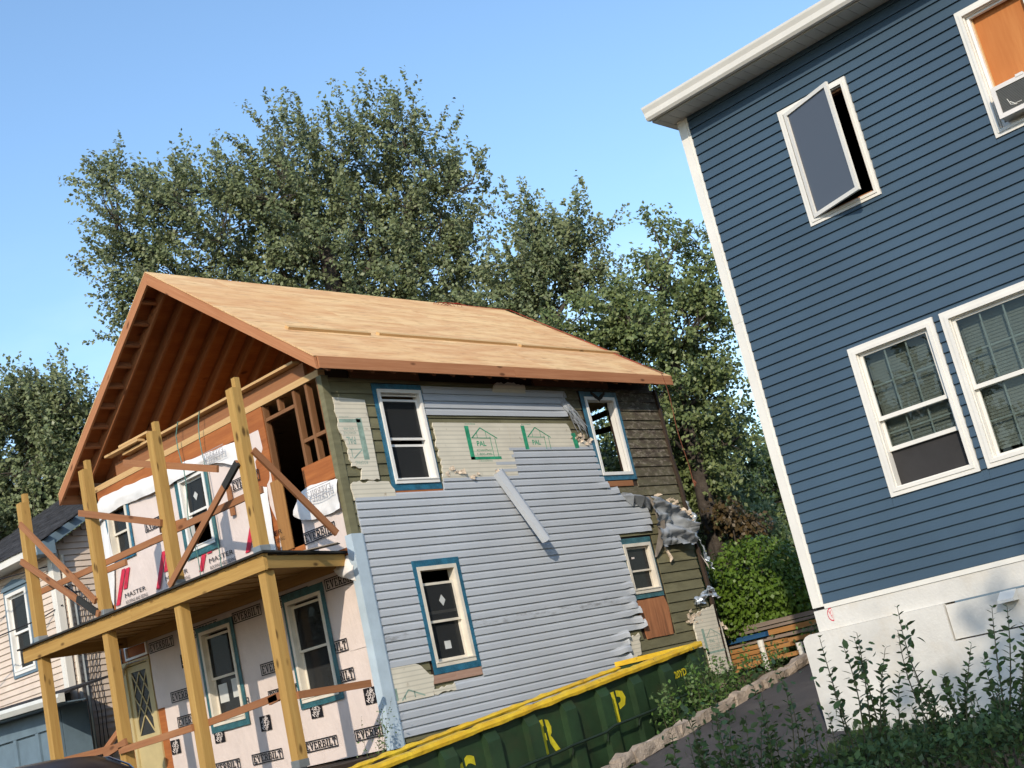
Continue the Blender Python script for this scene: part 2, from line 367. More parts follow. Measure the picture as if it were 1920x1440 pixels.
_nt.links.new(_src, _m.inputs[1]); _nt.links.new(_d.outputs[0], _m.inputs[2]); _nt.links.new(_m.outputs[0], _o.inputs[0])
M['glassfrost'] = None
mt, nt, b = _base('screened_casement_glass', 0.12, 0.5)
b.inputs['Base Color'].default_value = (0.085, 0.095, 0.115, 1)
M['glassfrost'] = mt

def leaf_mat(name, col, col2, under, trans=0.25):
    mt = bpy.data.materials.new(name); mt.use_nodes = True
    nt = mt.node_tree; b = nt.nodes['Principled BSDF']
    b.inputs['Roughness'].default_value = 0.45; b.inputs['Specular IOR Level'].default_value = 0.35
    at = nt.nodes.new('ShaderNodeAttribute'); at.attribute_name = 'tint'
    c = mixrgb(nt, at.outputs['Fac'], col, col2)
    g = nt.nodes.new('ShaderNodeNewGeometry')
    c = mixrgb(nt, g.outputs['Backfacing'], c, under)
    nt.links.new(c, b.inputs['Base Color'])
    tl = nt.nodes.new('ShaderNodeBsdfTranslucent'); nt.links.new(c, tl.inputs[0])
    ms = nt.nodes.new('ShaderNodeMixShader'); ms.inputs[0].default_value = trans
    nt.links.new(b.outputs[0], ms.inputs[1]); nt.links.new(tl.outputs[0], ms.inputs[2])
    nt.links.new(ms.outputs[0], nt.nodes['Material Output'].inputs[0])
    return mt
M['leafA'] = leaf_mat('maple_leaf', (0.075, 0.108, 0.040), (0.24, 0.27, 0.135), (0.28, 0.31, 0.20))
M['leafB'] = leaf_mat('elm_leaf', (0.075, 0.115, 0.034), (0.22, 0.26, 0.10), (0.25, 0.29, 0.15))
M['leafC'] = leaf_mat('vine_leaf', (0.065, 0.125, 0.012), (0.13, 0.21, 0.028), (0.12, 0.18, 0.04))
M['leafD'] = leaf_mat('privet_leaf', (0.055, 0.095, 0.024), (0.11, 0.165, 0.038), (0.10, 0.14, 0.055))
M['leafE'] = leaf_mat('brown_shrub_leaf', (0.07, 0.05, 0.022), (0.13, 0.085, 0.035), (0.1, 0.08, 0.05))
M['leafF'] = leaf_mat('weed_leaf', (0.05, 0.11, 0.02), (0.11, 0.19, 0.04), (0.12, 0.18, 0.07))
M['leafG'] = leaf_mat('dark_tree_leaf', (0.045, 0.078, 0.026), (0.09, 0.13, 0.042), (0.14, 0.18, 0.10))
M['grass'] = leaf_mat('grass_blade', (0.045, 0.09, 0.018), (0.10, 0.15, 0.035), (0.06, 0.1, 0.03))

# ------------------------------------------------------------------ mesh helpers
WO = {}

class MB:
    def __init__(s):
        s.v = []; s.f = []; s.uv = []; s.mi = []; s.m = 0
    def face(s, pts, uv=None):
        i = len(s.v); s.v.extend([tuple(p) for p in pts]); s.f.append(tuple(range(i, i + len(pts))))
        s.uv.append(uv if uv else [(0, 0)] * len(pts)); s.mi.append(s.m)
    def geo(s, verts, faces):
        i = len(s.v); s.v.extend([tuple(p) for p in verts])
        for f in faces:
            s.f.append(tuple(i + k for k in f)); s.uv.append([(0, 0)] * len(f)); s.mi.append(s.m)
    def beam(s, p0, p1, w, h, up=(0, 0, 1), shift=0.0):
        p0 = Vector(p0); p1 = Vector(p1); d = (p1 - p0); Ln = d.length; d.normalize()
        up = Vector(up); side = d.cross(up)
        if side.length < 1e-6: side = d.cross(Vector((1, 0, 0)))
        side.normalize(); u = side.cross(d)
        a = side * (w / 2); b_ = u * (h / 2)
        c0 = [p0 - a - b_, p0 + a - b_, p0 + a + b_, p0 - a + b_]
        c1 = [p1 - a - b_, p1 + a - b_, p1 + a + b_, p1 - a + b_]
        o = rnd.random() * 20
        sizes = [w, h, w, h]; acc = o
        for k in range(4):
            k2 = (k + 1) % 4
            s.face([c0[k], c0[k2], c1[k2], c1[k]], [(0, acc), (0, acc + sizes[k]), (Ln, acc + sizes[k]), (Ln, acc)])
            acc += sizes[k]
        s.face([c0[3], c0[2], c0[1], c0[0]], [(0, o), (0.02, o), (0.02, o + .1), (0, o + .1)])
        s.face(c1, [(0, o), (0.02, o), (0.02, o + .1), (0, o + .1)])
    def box(s, x0, x1, y0, y1, z0, z1, ax=None):
        if ax is None:
            dl = (x1 - x0, y1 - y0, z1 - z0); ax = max(range(3), key=lambda k: dl[k])
        cx, cy, cz = (x0 + x1) / 2, (y0 + y1) / 2, (z0 + z1) / 2
        if ax == 0: s.beam((x0, cy, cz), (x1, cy, cz), y1 - y0, z1 - z0)
        elif ax == 1: s.beam((cx, y0, cz), (cx, y1, cz), x1 - x0, z1 - z0)
        else: s.beam((cx, cy, z0), (cx, cy, z1), y1 - y0, x1 - x0, (1, 0, 0))
    def fbox(s, fr, u0, u1, v0, v1, d0, d1, ax=None):
        """box given in a wall frame fr(u, v, d)"""
        o = rnd.random() * 20
        P = lambda u, v, d: fr(u, v, d)
        along_u = (u1 - u0) >= (v1 - v0) if ax is None else ax == 'u'
        def q(a, b_, c_, d_, la, lb):
            if la is None: uv = None
            else: uv = [(0, o), (la, o), (la, o + lb), (0, o + lb)] if la >= 0 else [(0, o), (0, o + lb), (-la, o + lb), (-la, o)]
            s.face([a, b_, c_, d_], uv)
        A = u1 - u0; B = v1 - v0; D = abs(d1 - d0)
        def uvq(a, b_): return (a, b_)
        # front / back
        for d in (d1, d0):
            pts = [P(u0, v0, d), P(u1, v0, d), P(u1, v1, d), P(u0, v1, d)]
            uv = [(0, o), (A, o), (A, o + B), (0, o + B)] if along_u else [(0, o), (0, o + A), (B, o + A), (B, o)]
            s.face(pts, uv)
        for v in (v0, v1):
            pts = [P(u0, v, d0), P(u1, v, d0), P(u1, v, d1), P(u0, v, d1)]
            uv = [(0, o), (A, o), (A, o + D), (0, o + D)] if along_u else [(0, o), (0, o + A), (.02, o + A), (.02, o)]
            s.face(pts, uv)
        for u in (u0, u1):
            pts = [P(u, v0, d0), P(u, v1, d0), P(u, v1, d1), P(u, v0, d1)]
            uv = [(0, o), (0, o + B), (.02, o + B), (.02, o)] if along_u else [(0, o), (B, o), (B, o + D), (0, o + D)]
            s.face(pts, uv)
    def ring(s, fr, u0, u1, v0, v1, w, d0, d1, wb=None, wt=None):
        wb = w if wb is None else wb; wt = w if wt is None else wt
        s.fbox(fr, u0, u0 + w, v0, v1, d0, d1, 'v'); s.fbox(fr, u1 - w, u1, v0, v1, d0, d1, 'v')
        s.fbox(fr, u0 + w, u1 - w, v0, v0 + wb, d0, d1, 'u'); s.fbox(fr, u0 + w, u1 - w, v1 - wt, v1, d0, d1, 'u')
    def prism(s, pts, vec):
        vec = Vector(vec); a = [Vector(p) for p in pts]; b_ = [p + vec for p in a]; n = len(a)
        uv = [(p.x + p.y, p.z) for p in a]
        s.face(a, uv); s.face(list(reversed(b_)), list(reversed(uv)))
        for i in range(n):
            j = (i + 1) % n
            s.face([a[i], b_[i], b_[j], a[j]], [uv[i], uv[i], uv[j], uv[j]])
    def tube(s, pts, r, n=6):
        pts = [Vector(p) for p in pts]
        rs = r if isinstance(r, (list, tuple)) else [r] * len(pts)
        base = len(s.v); prev = None
        for i, p in enumerate(pts):
            d = (pts[min(i + 1, len(pts) - 1)] - pts[max(i - 1, 0)])
            if d.length < 1e-9: d = Vector((0, 0, 1))
            d.normalize()
            ref = prev if prev is not None else (Vector((0, 0, 1)) if abs(d.z) < 0.9 else Vector((1, 0, 0)))
            sd = d.cross(ref)
            if sd.length < 1e-5: sd = d.cross(Vector((0.3, 1, 0.2)))
            sd.normalize(); up = sd.cross(d); prev = up
            for k in range(n):
                an = 2 * math.pi * k / n
                s.v.append(tuple(p + (sd * math.cos(an) + up * math.sin(an)) * rs[i]))
        for i in range(len(pts) - 1):
            for k in range(n):
                a = base + i * n + k; b_ = base + i * n + (k + 1) % n
                s.f.append((a, b_, b_ + n, a + n)); s.uv.append([(i, k), (i, k + 1), (i + 1, k + 1), (i + 1, k)]); s.mi.append(s.m)
        for e in (0, len(pts) - 1):
            s.f.append(tuple(base + e * n + k for k in range(n))); s.uv.append([(0, 0)] * n); s.mi.append(s.m)
    def build(s, name, mat, parent=None, smooth=False, label=None, kind=None, origin=None):
        me = bpy.data.meshes.new(name)
        vs = np.array(s.v, dtype=np.float64)
        o = Vector(origin) if origin is not None else Vector(((vs[:, 0].min() + vs[:, 0].max()) / 2, (vs[:, 1].min() + vs[:, 1].max()) / 2, vs[:, 2].min()))
        vs = vs - np.array(o)
        me.from_pydata(vs.tolist(), [], s.f)
        uvl = me.uv_layers.new(name='UVMap')
        flat = np.array([c for fuv in s.uv for p in fuv for c in p], dtype=np.float32)
        uvl.data.foreach_set('uv', flat)
        mats = mat if isinstance(mat, (list, tuple)) else [mat]
        for k in mats: me.materials.append(M[k])
        if len(mats) > 1: me.polygons.foreach_set('material_index', s.mi)
        if smooth: me.polygons.foreach_set('use_smooth', [True] * len(me.polygons))
        return link(name, me, o, parent, label, kind)

def link(name, me, o, parent=None, label=None, kind=None):
    ob = bpy.data.objects.new(name, me)
    COL.objects.link(ob)
    if parent is not None:
        ob.parent = parent
        ob.location = o - WO[parent.name]
    else:
        ob.location = o
    WO[ob.name] = Vector(o)
    if label: ob['label'] = label
    if kind: ob['kind'] = kind
    return ob

def thing(name, label, cat, loc, group=None):
    e = bpy.data.objects.new(name, None); COL.objects.link(e)
    e.location = loc; e.empty_display_size = 0.2
    WO[e.name] = Vector(loc)
    return tag(e, label, cat, group)

def tag(o, label, cat, group=None):
    o['label'] = label; o['category'] = cat
    if group: o['group'] = group
    return o

def dup(root, loc, label=None, group=None):
    r = root.copy(); COL.objects.link(r); r.location = loc; WO[r.name] = Vector(loc)
    if label: r['label'] = label
    if group: r['group'] = group
    for ch in list(root.children):
        c_ = ch.copy(); COL.objects.link(c_); c_.parent = r
        for gch in ch.children:
            d_ = gch.copy(); COL.objects.link(d_); d_.parent = c_
    return r

def nz3(x, y, z): return noise.noise(Vector((x, y, z)))

def sheet(mb, fr, u0, u1, v0, v1, holes=(), step=0.25, d=0.0, amp=0.0, freq=3.0, seed=0.0):
    us = {round(u0, 4), round(u1, 4)}; vs = {round(v0, 4), round(v1, 4)}
    for (a, b_, c_, e) in holes:
        for q in (a, b_):
            if u0 < q < u1: us.add(round(q, 4))
        for q in (c_, e):
            if v0 < q < v1: vs.add(round(q, 4))
    def fill(S):
        S = sorted(S); o = []
        for i in range(len(S) - 1):
            n = max(1, int(math.ceil((S[i + 1] - S[i]) / step)))
            o += [S[i] + (S[i + 1] - S[i]) * k / n for k in range(n)]
        return o + [S[-1]]
    U = fill(us); V = fill(vs); base = len(mb.v)
    for v in V:
        for u in U:
            dd = d + (amp * (nz3(u * freq + seed, v * freq * 0.7, seed) + 0.4 * nz3(u * freq * 3, v * freq * 2, seed + 5)) if amp else 0)
            mb.v.append(tuple(fr(u, v, dd)))
    nu = len(U)
    for j in range(len(V) - 1):
        for i in range(nu - 1):
            cu = (U[i] + U[i + 1]) / 2; cv = (V[j] + V[j + 1]) / 2
            if any(a < cu < b_ and c_ < cv < e for (a, b_, c_, e) in holes): continue
            q = base + j * nu + i
            mb.f.append((q, q + 1, q + 1 + nu, q + nu)); mb.mi.append(mb.m)
            mb.uv.append([(U[i], V[j]), (U[i + 1], V[j]), (U[i + 1], V[j + 1]), (U[i], V[j + 1])])

def rag(poly, amp=0.02, step=0.05, seed=0, skip=()):
    r = random.Random(seed); o = []
    n = len(poly)
    for i in range(n):
        a = Vector((poly[i][0], poly[i][1])); b_ = Vector((poly[(i + 1) % n][0], poly[(i + 1) % n][1]))
        o.append((a.x, a.y))
        if i in skip: continue
        L_ = (b_ - a).length; k = max(1, int(L_ / step)); nn = Vector((-(b_ - a).y, (b_ - a).x)).normalized()
        for j in range(1, k):
            p = a + (b_ - a) * (j / k) + nn * (r.uniform(-1, 1) * amp)
            o.append((p.x, p.y))
    return o

_tc = {}
def text_geo(s, bold=0.0, space=1.0):
    key = (s, bold, space)
    if key in _tc: return _tc[key]
    cu = bpy.data.curves.new('t', 'FONT'); cu.body = s; cu.size = 1.0; cu.offset = bold; cu.resolution_u = 2; cu.space_character = space
    ob = bpy.data.objects.new('t', cu); COL.objects.link(ob)
    dg = bpy.context.evaluated_depsgraph_get(); dg.update()
    me = bpy.data.meshes.new_from_object(ob.evaluated_get(dg))
    V = [(v.co.x, v.co.y) for v in me.vertices]; Fc = [tuple(p.vertices) for p in me.polygons]
    bpy.data.objects.remove(ob); bpy.data.curves.remove(cu); bpy.data.meshes.remove(me)
    _tc[key] = (V, Fc)
    return _tc[key]

# slab-serif capitals drawn as quads in a unit cell (x, y, x, y ... per quad)
def R4(x0, x1, y0, y1): return [(x0, y0), (x1, y0), (x1, y1), (x0, y1)]
SLAB = {
 'E': (0.72, [R4(0, .36, 0, .12), R4(0, .36, .88, 1), R4(.08, .26, .12, .88), R4(.36, .68, 0, .12), R4(.36, .68, .88, 1), R4(.54, .68, .12, .3), R4(.54, .68, .7, .88), R4(.26, .46, .44, .56)]),
 'V': (0.78, [R4(0, .32, .88, 1), R4(.48, .78, .88, 1), [(.06, .88), (.28, .88), (.46, .05), (.33, 0)], [(.54, .88), (.68, .88), (.46, 0), (.36, 0)]]),
 'R': (0.78, [R4(0, .36, 0, .12), R4(0, .36, .88, 1), R4(.08, .26, .12, .88), R4(.36, .58, .88, 1), R4(.26, .58, .44, .56), [(.52, .5), (.70, .6), (.70, .86), (.52, .94)], [(.34, .44), (.52, .44), (.66, .12), (.46, .12)], R4(.46, .78, 0, .12)]),
 'B': (0.74, [R4(0, .36, 0, .12), R4(0, .36, .88, 1), R4(.08, .26, .12, .88), R4(.36, .58, .88, 1), R4(.26, .56, .45, .56), R4(.36, .6, 0, .12), [(.5, .5), (.66, .6), (.66, .88), (.5, .94)], [(.52, .06), (.72, .14), (.72, .4), (.52, .5)]]),
 'I': (0.40, [R4(0, .36, 0, .12), R4(0, .36, .88, 1), R4(.09, .27, .12, .88)]),
 'L': (0.68, [R4(0, .36, 0, .12), R4(0, .36, .88, 1), R4(.08, .26, .12, .88), R4(.36, .64, 0, .12), R4(.50, .64, .12, .34)]),
 'T': (0.70, [R4(.17, .53, 0, .12), R4(.26, .44, .12, .88), R4(0, .70, .88, 1), R4(0, .13, .66, .88), R4(.57, .70, .66, .88)]),
}
def slab_geo(s):
    V = []; Fc = []; x = 0
    for ch in s:
        w, qs = SLAB[ch]
        for q in qs:
            i = len(V); V += [(x + a, b_) for a, b_ in q]; Fc.append((i, i + 1, i + 2, i + 3))
        x += w + 0.07
    return V, Fc

def put2d(mb, geo, fr, u0, u1, v0, v1, d=0.0, shear=0.0, flip=False, rot=0.0, du=1):
    """fit a 2-D shape into the box u0..u1, v0..v1 of a wall frame (u0 is the left end as read)"""
    V, Fc = geo
    xs = [p[0] for p in V]; ys = [p[1] for p in V]
    xa, xb, ya, yb = min(xs), max(xs), min(ys), max(ys)
    P = []
    for x, y in V:
        a = (x - xa) / (xb - xa); b_ = (y - ya) / max(1e-6, (yb - ya))
        if flip: a = 1 - a; b_ = 1 - b_
        P.append(fr(u0 + (u1 - u0) * a + shear * b_, v0 + (v1 - v0) * b_, d))
    mb.geo(P, Fc)

# wall frames: (u along the wall, v = height, d outward)
def SIDE(u, v, d): return Vector((u, -d, v))
def FRONT(u, v, d): return Vector((-d, u, v))
BC = Vector((1.74, -5.44, 0)); BYAW = -0.01881874
BN = Vector((-math.cos(BYAW), -math.sin(BYAW), 0)); BT = Vector((math.sin(BYAW), -math.cos(BYAW), 0))
def BLUE(u, v, d): return BC + BT * u + BN * d + Vector((0, 0, v))
def PFRONT(u, v, d): return Vector((0.3 - d, u, v))
def PSIDE(u, v, d): return Vector((u, 8.3 - d, v))

def lap(mb, fr, u0, u1, z0, z1, style='lap', seg=1, wave=0.0, seed=0.0, d0=0.0):
    """one siding course, bottom z0 to top z1"""
    h = z1 - z0
    if style == 'dutch': prof = [(-0.006, 0.02), (0.026, 0.0), (0.023, 0.62), (0.009, 0.80), (0.004, 1.04)]
    elif style == 'clap': prof = [(-0.001, 0.01), (0.026, 0.0), (0.004, 1.03)]
    else: prof = [(0.001, 0.0), (0.019, 0.0), (0.003, 1.03)]
    if style == 'lap': prof = [(-0.008, 0.02), (0.027, 0.0), (0.0275, 0.04), (0.004, 1.05)]
    base = len(mb.v); n = len(prof)
    for i in range(seg + 1):
        t = i / seg; u = u0 + (u1 - u0) * t
        for k, (d, s_) in enumerate(prof):
            dd = 0; dz = 0
            if wave:
                e = max(0.0, (t - 0.55) / 0.45) ** 2
                dd = wave * e * (0.6 + nz3(u * 2.5, z0 * 3, seed)); dz = wave * 0.7 * e * nz3(u * 4, z0 * 5, seed + 3)
            mb.v.append(tuple(fr(u, z0 + h * s_ + dz, d0 + d + dd)))
    for i in range(seg):
        for k in range(n - 1):
            a = base + i * n + k
            mb.f.append((a, a + n, a + n + 1, a + 1)); mb.uv.append([(i, k), (i + 1, k), (i + 1, k + 1), (i, k + 1)]); mb.mi.append(mb.m)
    for i in (0, seg):
        mb.f.append(tuple(base + i * n + k for k in range(n))); mb.uv.append([(0, 0)] * n); mb.mi.append(mb.m)

def lap_part(mb, fr, u0, u1, z0, z1, f0, f1, dmax=0.0275, dmin=0.004):
    """a ripped-down course: only the height fractions f0..f1 of it"""
    h = z1 - z0; D_ = lambda f: dmax + (dmin - dmax) * f
    pr = [(-0.004, z0 + h * f0 + .001), (D_(f0), z0 + h * f0), (D_(f1), z0 + h * f1), (-0.004, z0 + h * f1)]
    a = [fr(u0, z, d) for d, z in pr]; b_ = [fr(u1, z, d) for d, z in pr]
    for k in range(3): mb.face([a[k], b_[k], b_[k + 1], a[k + 1]])
    mb.face(a); mb.face(b_)
def rips(fr, holes, z, zt, mat, parent):
    for (a, b_, c_, e) in holes:
        for lo, hi in ((z, c_), (e, zt)):
            if (lo == z and z < c_ < zt - .004) or (hi == zt and z + .004 < e < zt):
                mb = MB(); lap_part(mb, fr, a + .001, b_ - .001, z, zt, (lo - z) / (zt - z), (hi - z) / (zt - z)); mb.build('siding_course', mat, parent)

def cut(u0, u1, holes, za, zb, eps=0.01):
    """what is left of u0..u1 after the holes (ua, ub, za, zb) that overlap this height"""
    segs = [(u0, u1)]
    for (a, b_, c_, e) in holes:
        if e - eps <= za or c_ + eps >= zb: continue
        ns = []
        for (p, q) in segs:
            if b_ <= p or a >= q: ns.append((p, q)); continue
            if a > p: ns.append((p, a))
            if b_ < q: ns.append((b_, q))
        segs = ns
    return [(p, q) for p, q in segs if q - p > 0.02]

def double_hung(parent, fr, u0, u1, v0, v1, fw=0.05, dout=0.03, mat='vinylwhite', upper=None, lower=None, glass='glass', sw=0.04, muntins=False, blind=None, name='window', sill=True):
    """frame is the part, sashes and panes its sub-parts; upper/lower give the sash heights"""
    mb = MB(); mb.ring(fr, u0, u1, v0, v1, fw, -0.09, dout)
    if sill: mb.fbox(fr, u0 + 0.01, u1 - 0.01, v0 + fw, v0 + fw + 0.015, -0.05, dout + 0.012)
    w = mb.build(name, mat, parent)
    iu0, iu1 = u0 + fw, u1 - fw; mid = (v0 + v1) / 2
    upper = upper or (mid - 0.02, v1 - fw); lower = lower or (v0 + fw + 0.016, mid + 0.02)
    for (a, b_), d in ((upper, -0.028), (lower, -0.062)):
        s_ = MB(); s_.ring(fr, iu0 + 0.002, iu1 - 0.002, a, b_, sw, d - 0.014, d + 0.014); s_.build('sash', mat, w)
        g_ = MB(); g_.fbox(fr, iu0 + sw + 0.002, iu1 - sw - 0.002, a + sw, b_ - sw, d - 0.003, d + 0.003); g_.build('pane', glass, w)
        if muntins:
            mm_ = MB(); W_ = (iu1 - iu0 - 2 * sw)
            for k in (1, 2):
                uu = iu0 + sw + W_ * k / 3; mm_.fbox(fr, uu - .009, uu + .009, a + sw, b_ - sw, d - 0.010, d - 0.005)
            vm = (a + b_) / 2; mm_.fbox(fr, iu0 + sw, iu1 - sw, vm - .009, vm + .009, d - 0.013, d - 0.0105)
            mm_.build('grille', 'muntin', w)
    return w

for s_, b_ in (('MASTER', 0.0), ('ROOFING AND SIDING', 0.0), ('THE', 0.03), ('HOME', 0.03), ('DEPOT', 0.03), ('PAL', 0.02), ('ROOFING', 0.0), ('1-800-498-', 0.0), ('ADVANTAGE', 0.0), ('C', 0.03), ('R', 0.03), ('P', 0.03), ('20YD', 0.02), ('V', 0.02), ('Y', 0.02)):
    text_geo(s_, b_)

# ------------------------------------------------------------------ ground, driveway
def hd(x, y):
    z = -3.515 + 0.129 * max(-3.0, min(7.0, x)) + 0.02 * max(0, x - 7.0)
    return z - 0.08 * max(0.0, -3.0 - y)
def hyard(x, y):
    z = -3.66 + 0.088 * max(-3.5, min(9.0, x)) + 0.004 * max(0, x - 9)
    if y > -0.3 and x < 1.0:
        t = min(1, (y + 0.3) / 0.8)
        zf = -3.05 + 0.08 * max(-8, min(0, x + 1.8))
        z = z + (zf - z) * t
    return z
def ground_h(x, y):
    if y < -2.9: z = hd(x, y) - 0.03
    elif y > -2.6: z = hyard(x, y)
    else:
        t = (y + 2.9) / 0.3; z = (hd(x, -2.9) - 0.03) * (1 - t) + hyard(x, -2.6) * t
    t = max(0, min(1, (-x - 3.0) / 3.0))       # street side levels out
    z = z * (1 - t) + t * (-3.97 if y < -1 else max(-3.97, min(z, -3.6)))
    r = math.hypot(x, y)
    return z
mb = MB()
xs = [-400, -150, -60, -30, -20] + [-15 + .75 * k for k in range(48)] + [22, 26, 32, 45, 70, 120, 250, 600]
ys = [-400, -150, -60, -35, -25] + [-18 + 1.0 * k for k in range(15)] + [-3.2, -2.95, -2.9, -2.75, -2.6, -2.2, -1.4, -0.8, -0.3, 0.0, .3, .6, 1.2, 2, 3, 4, 5, 6, 7, 8, 10, 12, 15, 20, 30, 45, 80, 150, 500]
base = 0
for y in ys:
    for x in xs:
        mb.v.append((x, y, ground_h(x, y) + (0.02 * nz3(x, y, 0) if abs(x) < 20 else 0)))
nx = len(xs)
for j in range(len(ys) - 1):
    for i in range(nx - 1):
        q = j * nx + i; mb.f.append((q, q + 1, q + nx + 1, q + nx)); mb.uv.append([(0, 0)] * 4); mb.mi.append(0)
mb.build('ground', 'soil', kind='structure', smooth=True, origin=(0, 0, -4))
mb = MB()
xs = [-10 + 0.5 * k for k in range(53)]; ys = [-5.9, -5.6, -5.2, -4.6, -4.0, -3.4, -3.05]
for y in ys:
    for x in xs:
        z = hd(x, y) + 0.008 * nz3(x * 2, y * 2, 3)
        t = max(0, min(1, (-x - 3.0) / 3.0)); z = z * (1 - t) + t * -3.95
        mb.v.append((x, y, z + 0.004))
nx = len(xs)
for j in range(len(ys) - 1):
    for i in range(nx - 1):
        q = j * nx + i; mb.f.append((q, q + 1, q + nx + 1, q + nx)); mb.uv.append([(0, 0)] * 4); mb.mi.append(0)
mb.build('driveway', 'asphalt', kind='structure', smooth=True)

# ------------------------------------------------------------------ the gutted house
H = thing('gutted_house', 'half-stripped two-storey house with bare plywood roof, printed wrap on its front and torn grey siding', 'house', (0, 0, -3.6))
# walls behind the cladding (with their openings), floors, inner partitions
HOLES_S = [(0.97, 1.79, 0.88, 2.24), (5.74, 6.46, 0.88, 2.22), (1.02, 1.74, -1.70, -0.36), (5.76, 6.48, -1.14, -0.36)]
HOLES_F = [(0.83, 1.58, -1.74, -0.38), (2.97, 3.72, -1.74, -0.38), (5.24, 5.98, -2.56, -0.42), (2.97, 3.62, 0.86, 1.96), (5.18, 5.74, 1.24, 2.08), (0.08, 0.75, 1.34, 2.44), (0.75, 1.37, 0.32, 2.44)]
mb = MB()
sheet(mb, SIDE, 0.0, 7.8, -2.6, 2.42, HOLES_S, 0.8, 0.0)
sheet(mb, SIDE, 0.14, 7.66, -2.6, 2.42, HOLES_S, 0.8, -0.14)
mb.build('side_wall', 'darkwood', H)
mb = MB(); sheet(mb, FRONT, 0.0, 6.15, -2.6, 2.44, HOLES_F, 0.6, 0.0); sheet(mb, FRONT, 0.14, 6.0, -2.6, 2.44, HOLES_F, 0.8, -0.14)
mb.build('front_wall', 'ply', H)
mb = MB(); mb.box(0.0, 7.8, 6.02, 6.15, -2.6, 2.44); mb.build('far_side_wall', 'darkwood', H)
mb = MB()
RB = lambda u, v, d: Vector((7.8 + d, u, v))
sheet(mb, RB, 0.0, 6.15, -2.6, 2.42, [(0.5, 3.4, 0.2, 2.3)], 0.8, 0.0)
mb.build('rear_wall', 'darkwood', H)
for (ya, za, yb, zb) in ((0.1, 1.95, 3.4, 2.25), (0.4, 1.05, 3.4, 1.6), (0.4, 0.98, 3.4, 1.2), (0.9, 0.2, 0.9, 2.3), (2.6, 0.2, 2.6, 2.3)):
    mb = MB(); mb.beam((7.75, ya, za), (7.75, yb, zb), 0.05, 0.10); mb.build('stud', 'darkwood', H)
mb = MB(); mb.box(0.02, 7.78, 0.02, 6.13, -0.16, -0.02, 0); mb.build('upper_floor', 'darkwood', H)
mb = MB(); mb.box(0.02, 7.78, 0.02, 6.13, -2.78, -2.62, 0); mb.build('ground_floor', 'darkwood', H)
mb = MB(); mb.box(0.02, 7.7, 0.1, 6.0, 2.46, 2.53, 0); mb.build('attic_floor', 'pine', H)  # unseen floor, coloured pale to bounce light up onto the rafters
mb = MB(); mb.box(3.2, 3.3, 0.16, 6.0, -2.6, -0.17); mb.box(4.4, 4.5, 0.16, 6.0, -0.02, 2.45); mb.build('partition', 'interior', H)
mb = MB(); mb.box(0.03, 7.77, 0.03, 6.1, -4.0, -2.79, 0); mb.build('foundation', 'concrete', H)

